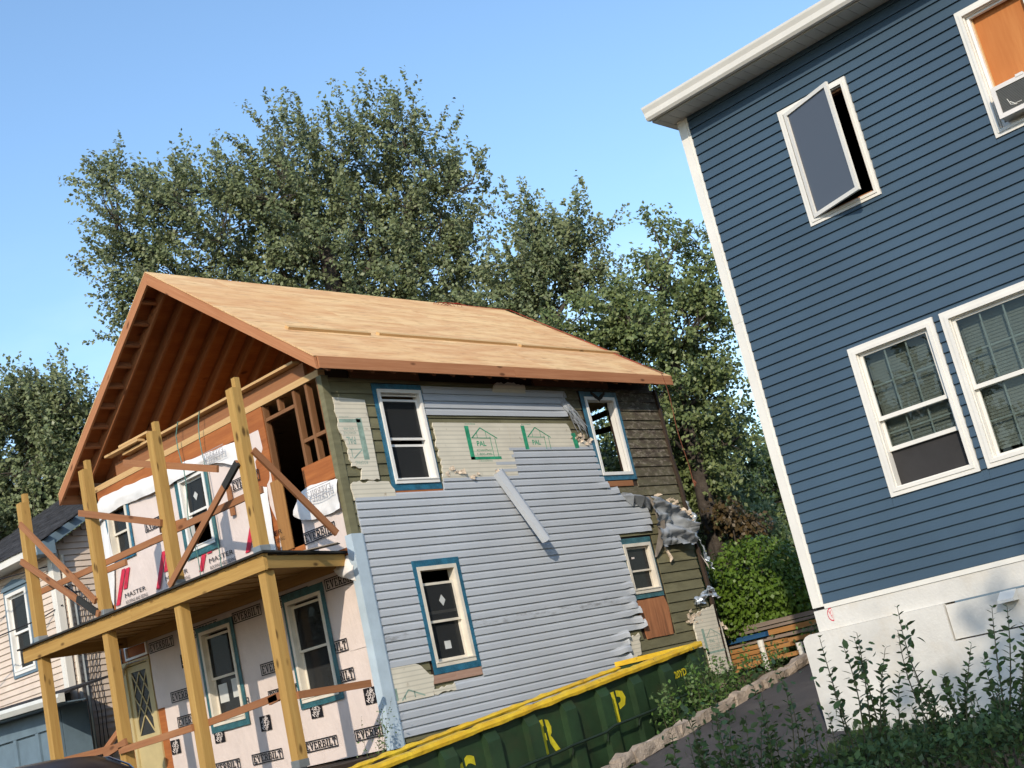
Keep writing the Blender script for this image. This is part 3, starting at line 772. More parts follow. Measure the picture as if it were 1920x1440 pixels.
# roof
YR, ZR, YE, ZE, YL, ZL = 3.10, 5.20, -0.38, 2.58, 6.58, 2.58
X0, X1 = -0.38, 7.95
roof = MB()
for (ya, za) in ((YE, ZE), (YL, ZL)):
    n_ = Vector((0, -(ZR - za), (YR - ya))).normalized()
    if n_.z < 0: n_ = -n_
    roof.prism([(X0 + .04, ya, za - .012), (X1 - .04, ya, za - .012), (X1 - .04, YR, ZR - .012), (X0 + .04, YR, ZR - .012)], n_ * -0.012)
roof = roof.build('roof', 'ply', H)
PR = random.Random(3)
for side, (ya, za) in enumerate(((YE, ZE), (YL, ZL))):
    SLN = math.hypot(YR - ya, ZR - za); dirv = Vector((0, (YR - ya) / SLN, (ZR - za) / SLN))
    n_ = dirv.cross(Vector((1, 0, 0))); n_ = n_ if n_.z > 0 else -n_
    row = 0; s0 = 0.0
    while s0 < SLN - 0.02:
        s1 = min(SLN, s0 + 1.22); x = X0 - (0.0 if row % 2 == 0 else 1.22)
        while x < X1:
            xa, xb = max(X0, x), min(X1, x + 2.44)
            if xb - xa > 0.05:
                mb = MB(); o = Vector((0, ya, za)); lift = PR.uniform(0, 0.003)
                p = [o + Vector((xa + .002, 0, 0)) + dirv * (s0 + .002), o + Vector((xb - .002, 0, 0)) + dirv * (s0 + .002), o + Vector((xb - .002, 0, 0)) + dirv * (s1 - .002), o + Vector((xa + .002, 0, 0)) + dirv * (s1 - .002)]
                p = [q + n_ * (0.003 + lift) for q in p]
                mb.prism(p, n_ * -0.014)
                uo = PR.random() * 9
                mb.uv[0] = [(xa, s0 + uo), (xb, s0 + uo), (xb, s1 + uo), (xa, s1 + uo)]; mb.uv[1] = [(xa, s0 + uo)] * 4
                mb.build('roof_panel', 'roofply', roof)
            x += 2.44
        s0 = s1; row += 1
    # cleats nailed across the near slope
    if side == 0:
        for (xa, xb, so_) in ((0.17, 1.75, 1.37), (1.97, 5.17, 1.42), (5.22, 8.02, 1.36)):
            mb = MB(); c0 = Vector((xa, ya, za)) + dirv * so_ + n_ * 0.026; c1 = Vector((xb, ya, za)) + dirv * so_ + n_ * 0.026
            mb.beam(c0, c1, 0.085, 0.038, n_); mb.build('roof_cleat', 'pine', roof)
    # rafters
    k = 0; x = -0.02
    while x < X1 - 0.1:
        a = Vector((x, ya + (0.02 if side == 0 else -0.02), za)) - n_ * 0.115 + dirv * 0.03; b_ = Vector((x, YR, ZR)) - n_ * 0.115 - dirv * 0.04
        mb = MB(); mb.beam(a, b_, 0.042, 0.18, n_); mb.build('rafter', 'rafter', roof)
        x += 0.405
    # lookouts between the rake board and the first rafter
    if side == 1:
        for k in range(11):
            s_ = 0.28 + k * 0.40
            c0 = Vector((X0 + 0.045, ya, za)) + dirv * s_ - n_ * 0.085
            mb = MB(); mb.beam(c0, c0 + Vector((0.31, 0, 0)), 0.04, 0.13, n_); mb.build('lookout', 'rafter', roof)
    # rake boards front and back, eave fascia
    for xx, nm in ((X0 + 0.02, 'rake_board'), (X1 - 0.02, 'rake_board')):
        a = Vector((xx, ya, za)) - n_ * 0.092; b_ = Vector((xx, YR, ZR)) - n_ * 0.092
        mb = MB(); h = 0.155
        p0 = Vector((xx - .019, ya, za)) - n_ * .017; p1 = Vector((xx - .019, YR, ZR - .02)); p2 = Vector((xx - .019, YR, ZR - .02 - h / abs(n_.z))); p3 = Vector((xx - .019, ya, za - .017 - h * 1.08))
        mb.prism([p0, p1, p2, p3], (0.038, 0, 0))
        Lr = (p1 - p0).length
        mb.uv[0] = [(0, 0), (Lr, 0), (Lr, .16), (0, .16)]; mb.uv[1] = list(reversed(mb.uv[0]))
        for q in range(2, 6): mb.uv[q] = [(0, 0.3), (0, .34), (Lr, .34), (Lr, .3)]
        mb.build(nm, 'fir', roof)
    yy = ya + (-0.012 if side == 0 else 0.012)
    for xa, xb in ((X0 + .042, 3.6), (3.604, X1 - .042)):
        mb = MB(); mb.box(xa, xb, yy - .012, yy + .012, za - 0.175, za - 0.008, 0); mb.build('fascia_board', 'fir', roof)
mb = MB(); mb.beam((X0 + .05, YR, ZR - .14), (X1 - .05, YR, ZR - .14), 0.036, 0.22); mb.build('ridge_board', 'rafter', roof)

# top plates and rim
for (za, zb, d0, d1, mt_) in ((2.445, 2.49, -0.10, 0.022, 'pine'), (2.492, 2.54, -0.10, 0.018, 'pine')):
    mb = MB(); mb.fbox(FRONT, 0.02, 6.12, za, zb, d0, d1, 'u'); mb.build('top_plate', mt_, H)
mb = MB(); mb.fbox(FRONT, 0.35, 5.4, 2.542, 2.76, -0.08, -0.03, 'u'); mb.build('rim_board', 'brace', H)
for (xa, xb, mt_) in ((0.1, .55, 'darkwood'), (.56, 1.9, 'oldstud'), (1.91, 3.6, 'darkwood'), (3.61, 4.5, 'darkwood'), (4.51, 6.5, 'oldstud'), (6.51, 7.78, 'darkwood')):
    mb = MB(); mb.fbox(SIDE, xa, xb, 2.422, 2.60, -0.05 - .04 * (mt_ == 'darkwood'), -0.01 - .04 * (mt_ == 'darkwood'), 'u'); mb.build('rim_board', mt_, H)
mb = MB(); mb.fbox(SIDE, 0.05, 7.78, 2.425, 2.61, -0.14, -0.11, 'u'); mb.build('rim_board', 'darkwood', H)
mb = MB(); mb.box(0.0, 7.8, 6.05, 6.12, 2.44, 2.62, 0); mb.build('rim_board', 'darkwood', H)

# olive clapboards of the side wall
OL_Z = [2.36 - 0.1705 * j for j in range(0, 30)]
HW = [(0.90, 1.84, 0.76, 2.33), (5.55, 6.62, 0.70, 2.36), (0.90, 1.84, -1.92, -0.24), (5.70, 6.62, -1.92, -0.22)]
JR = random.Random(5)
for j, z in enumerate(OL_Z):
    zb = max(-2.68, z - 0.1705)
    if zb > 2.3 or z < -2.6: continue
    for (a, b_) in cut(0.1, 7.78, HW, zb, z, 0.09):
        # long boards are jointed
        xs_ = [a]
        while b_ - xs_[-1] > 3.0: xs_.append(xs_[-1] + JR.uniform(1.6, 2.8))
        xs_.append(b_)
        for p, q in zip(xs_[:-1], xs_[1:]):
            mb = MB(); lap(mb, SIDE, p + .002, q - .002, zb + JR.uniform(-.003, .003), z, 'clap', d0=0.002); mb.build('clapboard', 'olive', H)
mb = MB(); lap(mb, SIDE, 0.1, 7.78, 2.362, 2.42, 'clap', d0=0.002); mb.build('frieze_board', 'olive', H)
# corner boards
mb = MB(); mb.box(-0.012, 0.10, -0.035, 0.012, 0.17, 2.44, 2); mb.box(-0.032, -0.013, -0.035, 0.06, 0.17, 2.44, 2); mb.build('corner_board', 'olive', H)
mb = MB(); mb.box(-0.075, -0.035, -0.075, 0.06, -2.62, 0.20, 2); mb.box(-0.034, 0.12, -0.075, -0.036, -2.62, 0.20, 2); mb.box(0.121, 0.15, -0.06, -0.022, -2.62, 0.19, 2)
mb.build('corner_trim', 'cornerblue', H)
mb = MB(); mb.box(-0.05, 0.0, 6.10, 6.23, -2.62, 2.35, 2); mb.box(0.001, 0.10, 6.16, 6.23, -2.62, 2.35, 2); mb.build('corner_trim', 'cornerblue', H)
mb = MB()
pts = [(7.80, 2.42), (7.82, 2.0), (7.80, 1.2), (7.86, 0.6), (7.83, 0.0), (7.88, -.6), (7.90, -1.25), (7.86, -2.6)]
for (a, b_), (c_, e) in zip(pts[:-1], pts[1:]): mb.beam((a, -0.03, b_), (c_, -0.03, e), 0.06, 0.06, (0, 1, 0))
mb.build('corner_board', 'darkwood', H, label='scorched rear corner board')

# grey vinyl courses left on the side wall
K0 = 0.1912; KH = 0.1127
def gz(k): return K0 - KH * k
GS = {  # course (its bottom line): intervals
 -18: [(1.86, 5.12)], -17: [(1.85, 5.16)], -16: [(1.84, 5.17)], -15: [(1.84, 5.10)],
 -10: [(3.47, 5.58)], -9: [(3.49, 5.60)], -8: [(3.10, 5.62)], -7: [(3.05, 5.64)], -6: [(1.90, 5.66)], -5: [(1.88, 5.68)],
 -4: [(0.15, 5.74)], -3: [(0.15, 5.98)], -2: [(0.15, 6.3)], -1: [(0.15, 6.64)], 0: [(0.155, 6.66)], 1: [(0.155, 6.67)], 2: [(0.155, 6.66)], 3: [(0.155, 6.62)]}
GR = random.Random(9)
GUL = [(0.94, 1.85, -1.80, -0.235)]
def right_end(z):
    if z > -0.25: return 6.6
    if z > -1.15: return 5.71 + GR.uniform(-.01, .01)
    if z > -1.62: return 5.70 + GR.uniform(-.03, .03)
    if z > -1.78: return 5.76
    return 5.22 + GR.uniform(-.04, .06)
for k in range(4, 25):
    za = gz(k); iv = cut(0.155, right_end(za), GUL, za, za + KH, 0.045)
    if k in (17, 18): iv = [(a, b_) for a, b_ in iv if a > 1.0]
    if k in (19,): iv = [(1.85, 5.24)]
    if k in (20,): iv = [(1.27, 5.22)]
    if k == 15: iv = [(0.155, 0.93), (1.85, right_end(za))]
    GS[k] = iv
for k, iv in GS.items():
    for (a, b_) in iv:
        last = b_ > 5.0
        mb = MB()
        wave = 0.0
        if last and k >= 11: wave = 0.05 if k < 14 else 0.12
        elif last and 4 <= k < 11: wave = 0.015
        elif last and k < -14: wave = 0.02
        elif -4 <= k <= 3: wave = 0.03
        segs = 22 if wave else max(1, int((b_ - a) / 1.2))
        if wave and b_ - a > 3:
            xm = 4.0 + 0.3 * ((k * 7) % 5)
            m0 = MB(); lap(m0, SIDE, a, xm, gz(k), gz(k) + KH, 'dutch', 2, d0=0.022); m0.build('siding_course', 'grey', H)
            lap(mb, SIDE, xm + .001, b_, gz(k), gz(k) + KH, 'dutch', segs, wave, k * 1.7, d0=0.022)
        else:
            lap(mb, SIDE, a, b_, gz(k), gz(k) + KH, 'dutch', segs, wave, k * 1.7, d0=0.022)
        mb.build('siding_course', 'grey', H)
# smudged dark folds where burnt courses end at the top strip
mb = MB()
BR = random.Random(31)
for q in range(16):
    u = 5.0 + BR.uniform(0, .18); v = 2.2 - BR.uniform(0, .1)
    P_ = [SIDE(u, v, .04)]
    for s_ in range(6): u += BR.uniform(.03, .09); v -= BR.uniform(.05, .12); P_.append(SIDE(u, v, .045 + .05 * BR.random()))
    mb.tube(P_, [.014, .016, .014, .013, .01, .007, .003], 5)
mb.build('burnt_scrap', 'crumple', H, kind='stuff')

# foam board left on the side wall
def foam(poly, seed, d0=0.024, amp=0.018, step=0.05, skip=(), name='foam_board', mat='foam', thick=0.022):
    P_ = rag(poly, amp, step, seed, skip); mb = MB()
    mb.prism([SIDE(u, v, d0) for u, v in P_], SIDE(0, 0, thick) - SIDE(0, 0, 0))
    return mb.build(name, mat, H)
fA = foam([(0.10, 2.12), (0.68, 2.09), (0.68, 1.61), (0.66, 0.93), (0.32, 0.94), (0.38, 1.10), (0.20, 1.13), (0.18, 1.48), (0.11, 1.62)], 1, skip=(0, 1, 2))
fB = foam([(0.13, 0.885), (0.23, 0.91), (0.82, 0.90), (0.90, 0.78), (0.90, 0.655), (0.13, 0.655)], 2, skip=(4,))
fC = foam([(1.93, 1.765), (1.91, 0.885), (3.12, 0.875), (3.55, 0.875), (3.55, 1.765)], 3, skip=(1, 2, 3, 4), amp=0.03)
fD = foam([(3.555, 1.765), (3.555, 1.32), (5.40, 1.315), (5.52, 1.40), (5.32, 1.50), (5.18, 1.33), (5.10, 1.60), (5.02, 1.765)], 4, skip=(0, 1, 7), amp=0.03)
fE = foam([(3.36, 2.235), (3.50, 2.42), (3.9, 2.44), (4.20, 2.41), (4.19, 2.235)], 5, skip=(4,))
fF = foam([(0.155, -1.615), (0.62, -1.615), (0.90, -1.80), (0.84, -2.07), (0.155, -2.07)], 6, skip=(0, 3, 4), amp=0.025)
fG = foam([(0.86, -1.99), (1.27, -1.96), (1.27, -2.06), (0.86, -2.06)], 7, amp=0.02)
fH = foam([(5.19, -1.86), (5.58, -1.78), (5.52, -2.12), (5.19, -2.2)], 8, amp=0.03)
fJ = foam([(7.17, -1.66), (7.91, -1.55), (7.95, -2.1), (7.97, -2.72), (7.31, -2.72), (7.33, -2.26), (7.16, -2.23), (7.12, -1.9)], 9, d0=0.03, thick=0.03, skip=(2, 3, 4))
mb = MB(); TR = random.Random(12)
for (u, v, n_) in ((2.1, 0.94, 5), (2.55, 0.92, 3), (3.0, 0.95, 2), (5.15, 1.45, 5), (5.4, 1.42, 6), (7.2, -1.75, 7), (7.08, -1.72, 6), (7.9, -2.0, 3)):
    for q in range(n_):
        a, b_ = u + TR.gauss(0, .09), v + TR.gauss(0, .045); s_ = TR.uniform(.03, .09)
        mb.face([SIDE(a, b_, .05), SIDE(a + s_, b_ + s_ * TR.uniform(-.5, .5), .05 + TR.uniform(0, .05)), SIDE(a + s_ * .6, b_ + s_, .05 + TR.uniform(0, .06)), SIDE(a - s_ * .4, b_ + s_ * .6, .055)])
mb.build('torn_facing', 'torn', H, kind='stuff')

def bar(mb, fr, a, b_, w, d):
    """flat printed stroke between two wall points"""
    a = Vector(a); b_ = Vector(b_); t = (b_ - a).normalized(); n_ = Vector((-t.y, t.x)) * (w / 2)
    mb.face([fr(p.x, p.y, d) for p in (a - n_, b_ - n_, b_ + n_, a + n_)])
def pal_print(parent, u, v, s, d, mat='inkgreen', flip=False, top=True, low=True, mtxt=True):
    """the insulation maker's house emblem, lower left corner at u, v, about 0.68 m wide and 0.53 m tall at s = 1"""
    mb = MB(); sg = -1 if flip else 1
    def T(x, y): return (u + sg * x * s, v + sg * y * s)
    def B(x0, y0, x1, y1, w): bar(mb, SIDE, T(x0, y0), T(x1, y1), w * s, d)
    if low:
        B(0.045, 0.0, 0.045, 0.53, 0.09); B(0.0, 0.02, 0.68, 0.02, 0.045)
        B(0.52, 0.04, 0.52, 0.36, 0.012); B(0.625, 0.04, 0.625, 0.34, 0.012)
    else:
        B(0.045, 0.13, 0.045, 0.53, 0.09); B(0.52, 0.13, 0.52, 0.36, 0.012); B(0.625, 0.13, 0.625, 0.34, 0.012)
    B(0.12, 0.34, 0.34, 0.50, 0.018); B(0.34, 0.50, 0.68, 0.33, 0.018); B(0.10, 0.34, 0.54, 0.335, 0.012)
    B(0.24, 0.34, 0.24, 0.42, 0.01); B(0.44, 0.34, 0.44, 0.44, 0.01)
    def tx(sx, x0, x1, y0, y1, bold=0.0):
        g = text_geo(sx, bold); V = [(p[0], p[1]) for p in g[0]]
        xa, xb = min(p[0] for p in V), max(p[0] for p in V); ya, yb = min(p[1] for p in V), max(p[1] for p in V)
        P_ = []
        for x, y in V:
            q = T(x0 + (x1 - x0) * (x - xa) / (xb - xa), y0 + (y1 - y0) * (y - ya) / (yb - ya)); P_.append(SIDE(q[0], q[1], d))
        mb.geo(P_, g[1])
    if mtxt: tx('PAL', 0.20, 0.40, 0.21, 0.29, 0.02)
    if low and mtxt:
        tx('ADVANTAGE', 0.16, 0.50, 0.125, 0.16); tx('1-800-498-', 0.16, 0.50, 0.065, 0.10); tx('ROOFING', 0.2, 0.46, -0.035, -0.015)
    return mb.build('printed_emblem', mat, parent)
pal_print(fC, 2.57, 1.185, 1.0, 0.0475)
pal_print(fD, 3.86, 1.20, 0.99, 0.0475, low=False)
mb = MB(); bar(mb, SIDE, (5.16, 1.34), (5.13, 1.60), 0.11, 0.0475); mb.build('printed_emblem', 'inkgreen', fD)
mb = MB(); 
for ux in (2.60, 3.89):
    g_ = text_geo('ROOFING'); put2d(mb, g_, SIDE, ux, ux + .22, 1.735, 1.755, 0.0475)
mb.build('printed_lettering', 'inkgreen', fC)
mb = MB()
bar(mb, SIDE, (0.50, 1.22), (0.49, 1.82), 0.10, 0.0475); bar(mb, SIDE, (0.13, 1.78), (0.52, 1.78), 0.05, 0.0475)
bar(mb, SIDE, (0.22, 1.37), (0.44, 1.37), 0.012, 0.0475); bar(mb, SIDE, (0.27, 1.24), (0.44, 1.36), 0.016, 0.0475); bar(mb, SIDE, (0.25, 1.26), (0.25, 1.37), 0.012, 0.0475)
put2d(mb, text_geo('PAL', 0.02), SIDE, 0.20, 0.36, 1.44, 1.55, 0.0475, flip=True)
put2d(mb, text_geo('ADVANTAGE'), SIDE, 0.17, 0.40, 1.585, 1.625, 0.0475, flip=True); put2d(mb, text_geo('1-800-498-'), SIDE, 0.17, 0.40, 1.65, 1.685, 0.0475, flip=True)
put2d(mb, text_geo('ROOFING'), SIDE, 0.28, 0.50, 1.155, 1.205, 0.0475, flip=True); put2d(mb, text_geo('ROOFING'), SIDE, 0.15, 0.31, 1.825, 1.845, 0.0475, flip=True)
mb.build('printed_emblem', 'inkpale', fA, label='faded upside-down emblem')
mb = MB()
for a, b_ in (((0.26, -2.05), (0.40, -1.93)), ((0.40, -1.93), (0.68, -2.04)), ((0.32, -2.04), (0.32, -1.99)), ((0.50, -2.04), (0.50, -1.96))): bar(mb, SIDE, a, b_, .02, .0475)
bar(mb, SIDE, (0.18, -2.04), (0.18, -1.88), .04, .0475)
mb.build('printed_emblem', 'inkpale', fF)
pal_print(fJ, 7.30, -2.36, 0.82, 0.062, 'inkpale')

# side windows
def tape_ring(fr, parent, u0, u1, v0, v1, iu0, iu1, iv0, iv1, d, mat='tape', seed=0):
    mb = MB(); r_ = random.Random(seed); th = 0.006
    for (a, b_, c_, e) in ((u0, iu0, v0, v1), (iu1, u1, v0, v1), (iu0, iu1, v0, iv0), (iu0, iu1, iv1, v1)):
        if b_ - a < .004 or e - c_ < .004: continue
        mb.fbox(fr, a, b_, c_, e, d, d + th + r_.uniform(0, .002))
    return mb.build('flashing_tape', mat, parent)
w1 = double_hung(H, SIDE, 0.95, 1.81, 0.86, 2.26, 0.05, 0.055, 'vinylwhite', (1.515, 2.13), (0.93, 1.46), 'glassdark', 0.035)
tape_ring(SIDE, w1, 0.87, 1.85, 0.765, 2.345, 0.95, 1.81, 0.86, 2.26, 0.026, 'tape', 1)
mb = MB(); mb.fbox(SIDE, 1.0, 1.76, 2.175, 2.20, -.04, -.01); mb.build('blind_rail', 'vinylwhite', w1)
mb = MB(); mb.fbox(SIDE, 0.92, 1.86, 0.67, 0.762, 0.004, 0.03, 'u'); mb.build('sill_board', 'ply', H)
mb = MB(); mb.ring(SIDE, 5.68, 6.52, 0.86, 2.25, 0.055, -0.10, 0.05); w3 = mb.build('window', 'vinylwhite', H, label='glassless window frame open to the trees behind')
tape_ring(SIDE, w3, 5.58, 6.61, 0.775, 2.345, 5.68, 6.52, 0.86, 2.25, 0.026, 'tape', 2)
mb = MB(); P_ = rag([(5.86, 2.36), (6.05, 2.24), (6.25, 2.35), (6.24, 2.29), (6.05, 2.16), (5.86, 2.30)], 0.01, .05, 3)
mb.prism([SIDE(u, v, .058) for u, v in P_], (0, -.008, 0)); mb.build('torn_scrap', 'black', w3)
mb = MB(); mb.fbox(SIDE, 5.66, 6.47, 0.665, 0.76, 0.004, 0.03, 'u'); mb.build('sill_board', 'brace', H)
w2 = double_hung(H, SIDE, 0.99, 1.77, -1.72, -0.335, 0.055, 0.055, 'cream', (-1.12, -0.56), (-1.645, -1.07), 'glassdark', 0.035)
tape_ring(SIDE, w2, 0.92, 1.84, -1.81, -0.245, 0.99, 1.77, -1.72, -0.335, 0.045, 'tape', 3)
mb = MB(); mb.fbox(SIDE, 1.06, 1.70, -0.995, -0.955, -.055, -.03); mb.build('sash_rail', 'cream', w2)
mb = MB(); P_ = [(1.36, -.82), (1.42, -.74), (1.48, -.82), (1.42, -.90)]; mb.prism([SIDE(u, v, -.015) for u, v in P_], (0, .003, 0)); mb.build('glass_sticker', 'paper', w2)
mb = MB(); mb.fbox(SIDE, 1.33, 1.45, -1.49, -1.38, -.058, -.055); mb.build('glass_sticker', 'paper', w2)
for (a, b_) in ((0.88, 1.32), (1.323, 1.84)):
    mb = MB(); mb.fbox(SIDE, a, b_, -1.925, -1.815, 0.030, 0.045, 'u'); mb.build('sill_board', 'sill', H)
w4 = double_hung(H, SIDE, 5.73, 6.49, -1.17, -0.33, 0.055, 0.055, 'cream', (-0.80, -0.39), (-1.10, -0.77), 'glassdark', 0.03)
tape_ring(SIDE, w4, 5.69, 6.54, -1.25, -0.235, 5.73, 6.49, -1.17, -0.33, 0.03, 'tape2', 4)
mb = MB(); mb.fbox(SIDE, 5.95, 6.03, -.58, -.55, -.012, -.009); mb.build('glass_sticker', 'inkwhite', w4)
mb = MB(); mb.prism([SIDE(u, v, .012) for u, v in rag([(5.73, -1.27), (6.52, -1.26), (6.58, -1.44), (6.53, -1.91), (5.80, -1.91)], .008, .1, 4)], (0, -.02, 0)); mb.build('plywood_patch', 'plyv', H, label='charred plywood patch under the small rear window')

# crumpled siding, the torn strap and scraps at the rear of the side wall
mb = MB()
outl = [(6.70, 0.44), (7.02, 0.38), (7.40, 0.20), (7.85, -0.05), (7.80, -0.36), (7.66, -0.50), (7.38, -0.47), (7.1, -0.42), (6.78, -0.46), (6.72, -0.30)]
def inside(p, poly):
    x, y = p; c_ = False
    for i in range(len(poly)):
        x1, y1 = poly[i]; x2, y2 = poly[i - 1]
        if (y1 > y) != (y2 > y) and x < (x2 - x1) * (y - y1) / (y2 - y1) + x1: c_ = not c_
    return c_
N_ = 44; idx = {}
for j in range(34):
    for i in range(N_ + 1):
        u = 6.66 + 1.26 * i / N_; v = 0.46 - 0.98 * j / 33
        d = 0.05 + 0.20 * abs(nz3(u * 1.6, (v + u * .3) * 5.5, 1.5)) + 0.09 * abs(nz3(u * 2.2, v * 12, 4.0)) + 0.05 * abs(nz3(u * 6, v * 5, 9.0)) + .02 * ((v * 9) % 1.0)
        idx[i, j] = len(mb.v); mb.v.append(tuple(SIDE(u, v, d)))
for j in range(33):
    for i in range(N_):
        u = 6.66 + 1.26 * (i + .5) / N_; v = 0.46 - 0.98 * (j + .5) / 33
        if inside((u + .03 * nz3(u * 9, v * 9, 7), v + .03 * nz3(u * 9, v * 9, 9)), outl):
            mb.f.append((idx[i, j], idx[i + 1, j], idx[i + 1, j + 1], idx[i, j + 1])); mb.uv.append([(0, 0)] * 4); mb.mi.append(0)
mb.build('crumpled_siding', 'crumple', H, smooth=True)
mb = MB()
tops = [(6.76, 0.46, .03), (6.84, 0.25, .10), (6.85, 0.0, .12), (6.80, -0.22, .11), (6.66, -0.45, .07), (6.56, -0.60, .03)]
wid = [.02, .07, .09, .09, .07, .015]
for i in range(len(tops) - 1):
    a, b_ = tops[i], tops[i + 1]
    mb.face([SIDE(a[0] - wid[i], a[1], a[2]), SIDE(a[0] + wid[i], a[1], a[2] + .03), SIDE(b_[0] + wid[i + 1], b_[1], b_[2] + .03), SIDE(b_[0] - wid[i + 1], b_[1], b_[2])])
    mb.face([SIDE(a[0] + wid[i], a[1], a[2] + .03), SIDE(a[0] + wid[i] + .02, a[1], a[2] - .02), SIDE(b_[0] + wid[i + 1] + .02, b_[1], b_[2] - .02), SIDE(b_[0] + wid[i + 1], b_[1], b_[2] + .03)])
mb.build('bent_casing', 'cedar', H)
mb = MB()
fl = [(6.02, .50, .03), (6.22, .46, .17), (6.45, .42, .22), (6.68, .36, .14)]
for i in range(3):
    a, b_ = fl[i], fl[i + 1]
    mb.face([SIDE(a[0], a[1], a[2]), SIDE(b_[0], b_[1], b_[2]), SIDE(b_[0] + .03, b_[1] - .16, .07), SIDE(a[0] + .1, a[1] - .10, .05)])
    mb.face([SIDE(a[0], a[1], a[2]), SIDE(b_[0], b_[1], b_[2]), SIDE(b_[0] + .02, b_[1] + .06, .10), SIDE(a[0] + .04, a[1] + .05, .06)])
mb.build('peeled_siding', 'crumple', H)
mb = MB(); TR = random.Random(15)
for q in range(30):
    u = TR.uniform(7.35, 7.86); v = 0.24 - (u - 7.3) * 0.42 + TR.uniform(-.10, .06); s_ = TR.uniform(.03, .08)
    mb.face([SIDE(u, v, .04 + TR.random() * .05), SIDE(u + s_, v + TR.uniform(-.3, .3) * s_, .05 + TR.random() * .08), SIDE(u + s_ * .7, v + s_, .05 + TR.random() * .09), SIDE(u - s_ * .3, v + s_ * .7, .05)])
for q in range(12):
    u = TR.uniform(6.75, 7.45); v = 0.52 - (u - 6.7) * 0.33 + TR.uniform(-.05, .05); s_ = TR.uniform(.02, .06)
    mb.face([SIDE(u, v, .09), SIDE(u + s_, v + TR.uniform(-.3, .3) * s_, .11 + TR.random() * .06), SIDE(u + s_ * .7, v + s_, .1 + TR.random() * .08), SIDE(u - s_ * .3, v + s_ * .7, .09)])
mb.build('torn_insulation', 'torn', H, kind='stuff')
mb = MB()
for (P_, mt_) in (([(6.87, -.45), (6.93, -.56), (6.98, -.66), (6.92, -.72)], 0), ([(7.86, -.62), (7.97, -.85), (7.90, -.95)], 0)):
    mb.tube([SIDE(u, v, .06) for u, v in P_], [.012, .03, .035, .01], 5) if len(P_) == 4 else mb.face([SIDE(u, v, .05 + .05 * i) for i, (u, v) in enumerate(P_)])
mb.build('hanging_scrap', 'torn', H)
mb = MB()
for P_ in ([(7.84, .35), (7.92, .2), (7.98, -.1), (7.93, -.3)], [(7.95, -.35), (8.03, -.6), (8.12, -.95), (8.0, -.8)], [(7.30, -1.40), (7.64, -1.30), (7.66, -1.5), (7.25, -1.5)], [(7.6, -1.32), (7.88, -1.22), (8.15, -1.47), (7.84, -1.42)]):
    q_ = [SIDE(u, v, .04) for u, v in P_]; b0 = len(mb.v); n_ = 9
    for j in range(n_ + 1):
        for i in range(n_ + 1):
            p = q_[0].lerp(q_[1], i / n_).lerp(q_[3].lerp(q_[2], i / n_), j / n_)
            k_ = .13 * abs(nz3(p.x * 9, p.z * 9, 2)) + .06 * nz3(p.x * 19, p.z * 17, 5)
            mb.v.append((p.x + .05 * nz3(p.x * 12, p.z * 12, 8), p.y - k_, p.z + .04 * nz3(p.x * 11, p.z * 13, 3)))
    for j in range(n_):
        for i in range(n_):
            a_ = b0 + j * (n_ + 1) + i; mb.f.append((a_, a_ + 1, a_ + n_ + 2, a_ + n_ + 1)); mb.uv.append([(0, 0)] * 4); mb.mi.append(0)
mb.build('torn_foil', 'foil', H)

# ---- front wall: wrap, print, tape, windows, door
WH = [(0.80, 1.60, -1.77, -0.36), (2.94, 3.75, -1.77, -0.36)]
mb = MB(); sheet(mb, FRONT, 0.03, 5.19, -1.27, -0.07, WH, 0.12, 0.016, 0.010, 2.2, 1); mb.build('house_wrap', 'wrap', H, smooth=True, label='upper wrap of the ground floor')
wl = [o for o in H.children if o.name.startswith('house_wrap')][-1]
mb = MB(); sheet(mb, FRONT, 0.03, 5.0, -2.60, -1.262, WH, 0.12, 0.012, 0.010, 2.2, 4)
wl2 = mb.build('house_wrap', 'wrap', H, smooth=True)
UH = [(2.95, 3.64, 0.84, 1.98), (5.16, 5.76, 1.22, 2.10)]
mb = MB(); sheet(mb, FRONT, 1.42, 5.95, 0.03, 2.14, UH, 0.12, 0.012, 0.012, 2.0, 7); wu = mb.build('house_wrap', 'wrap', H, smooth=True)
mb = MB(); sheet(mb, FRONT, 0.04, 0.96, 0.06, 0.98, (), 0.08, 0.014, 0.02, 3.0, 11); wr = mb.build('house_wrap', 'wrap', H, smooth=True)
CLIP = [(0.735, 1.665, -1.845, -0.265), (2.87, 3.83, -1.85, -0.29), (5.10, 5.83, 1.17, 2.15), (2.87, 3.75, 0.75, 2.03), (5.19, 6.2, -2.6, 0), (-1, 0.03, -3, 3), (2.34, 2.44, 1.09, 1.56)]
def clipped(mb, tri=False):
    """drop the faces of a print that would lie over a window or past the edge of the sheet"""
    keep = []
    for k, f in enumerate(mb.f):
        cy = sum(mb.v[i][1] for i in f) / len(f); cz = sum(mb.v[i][2] for i in f) / len(f)
        if not any(a < cy < b_ and c_ < cz < e for a, b_, c_, e in CLIP): keep.append(k)
    mb.f = [mb.f[k] for k in keep]; mb.uv = [mb.uv[k] for k in keep]; mb.mi = [mb.mi[k] for k in keep]
    return len(keep) > 0
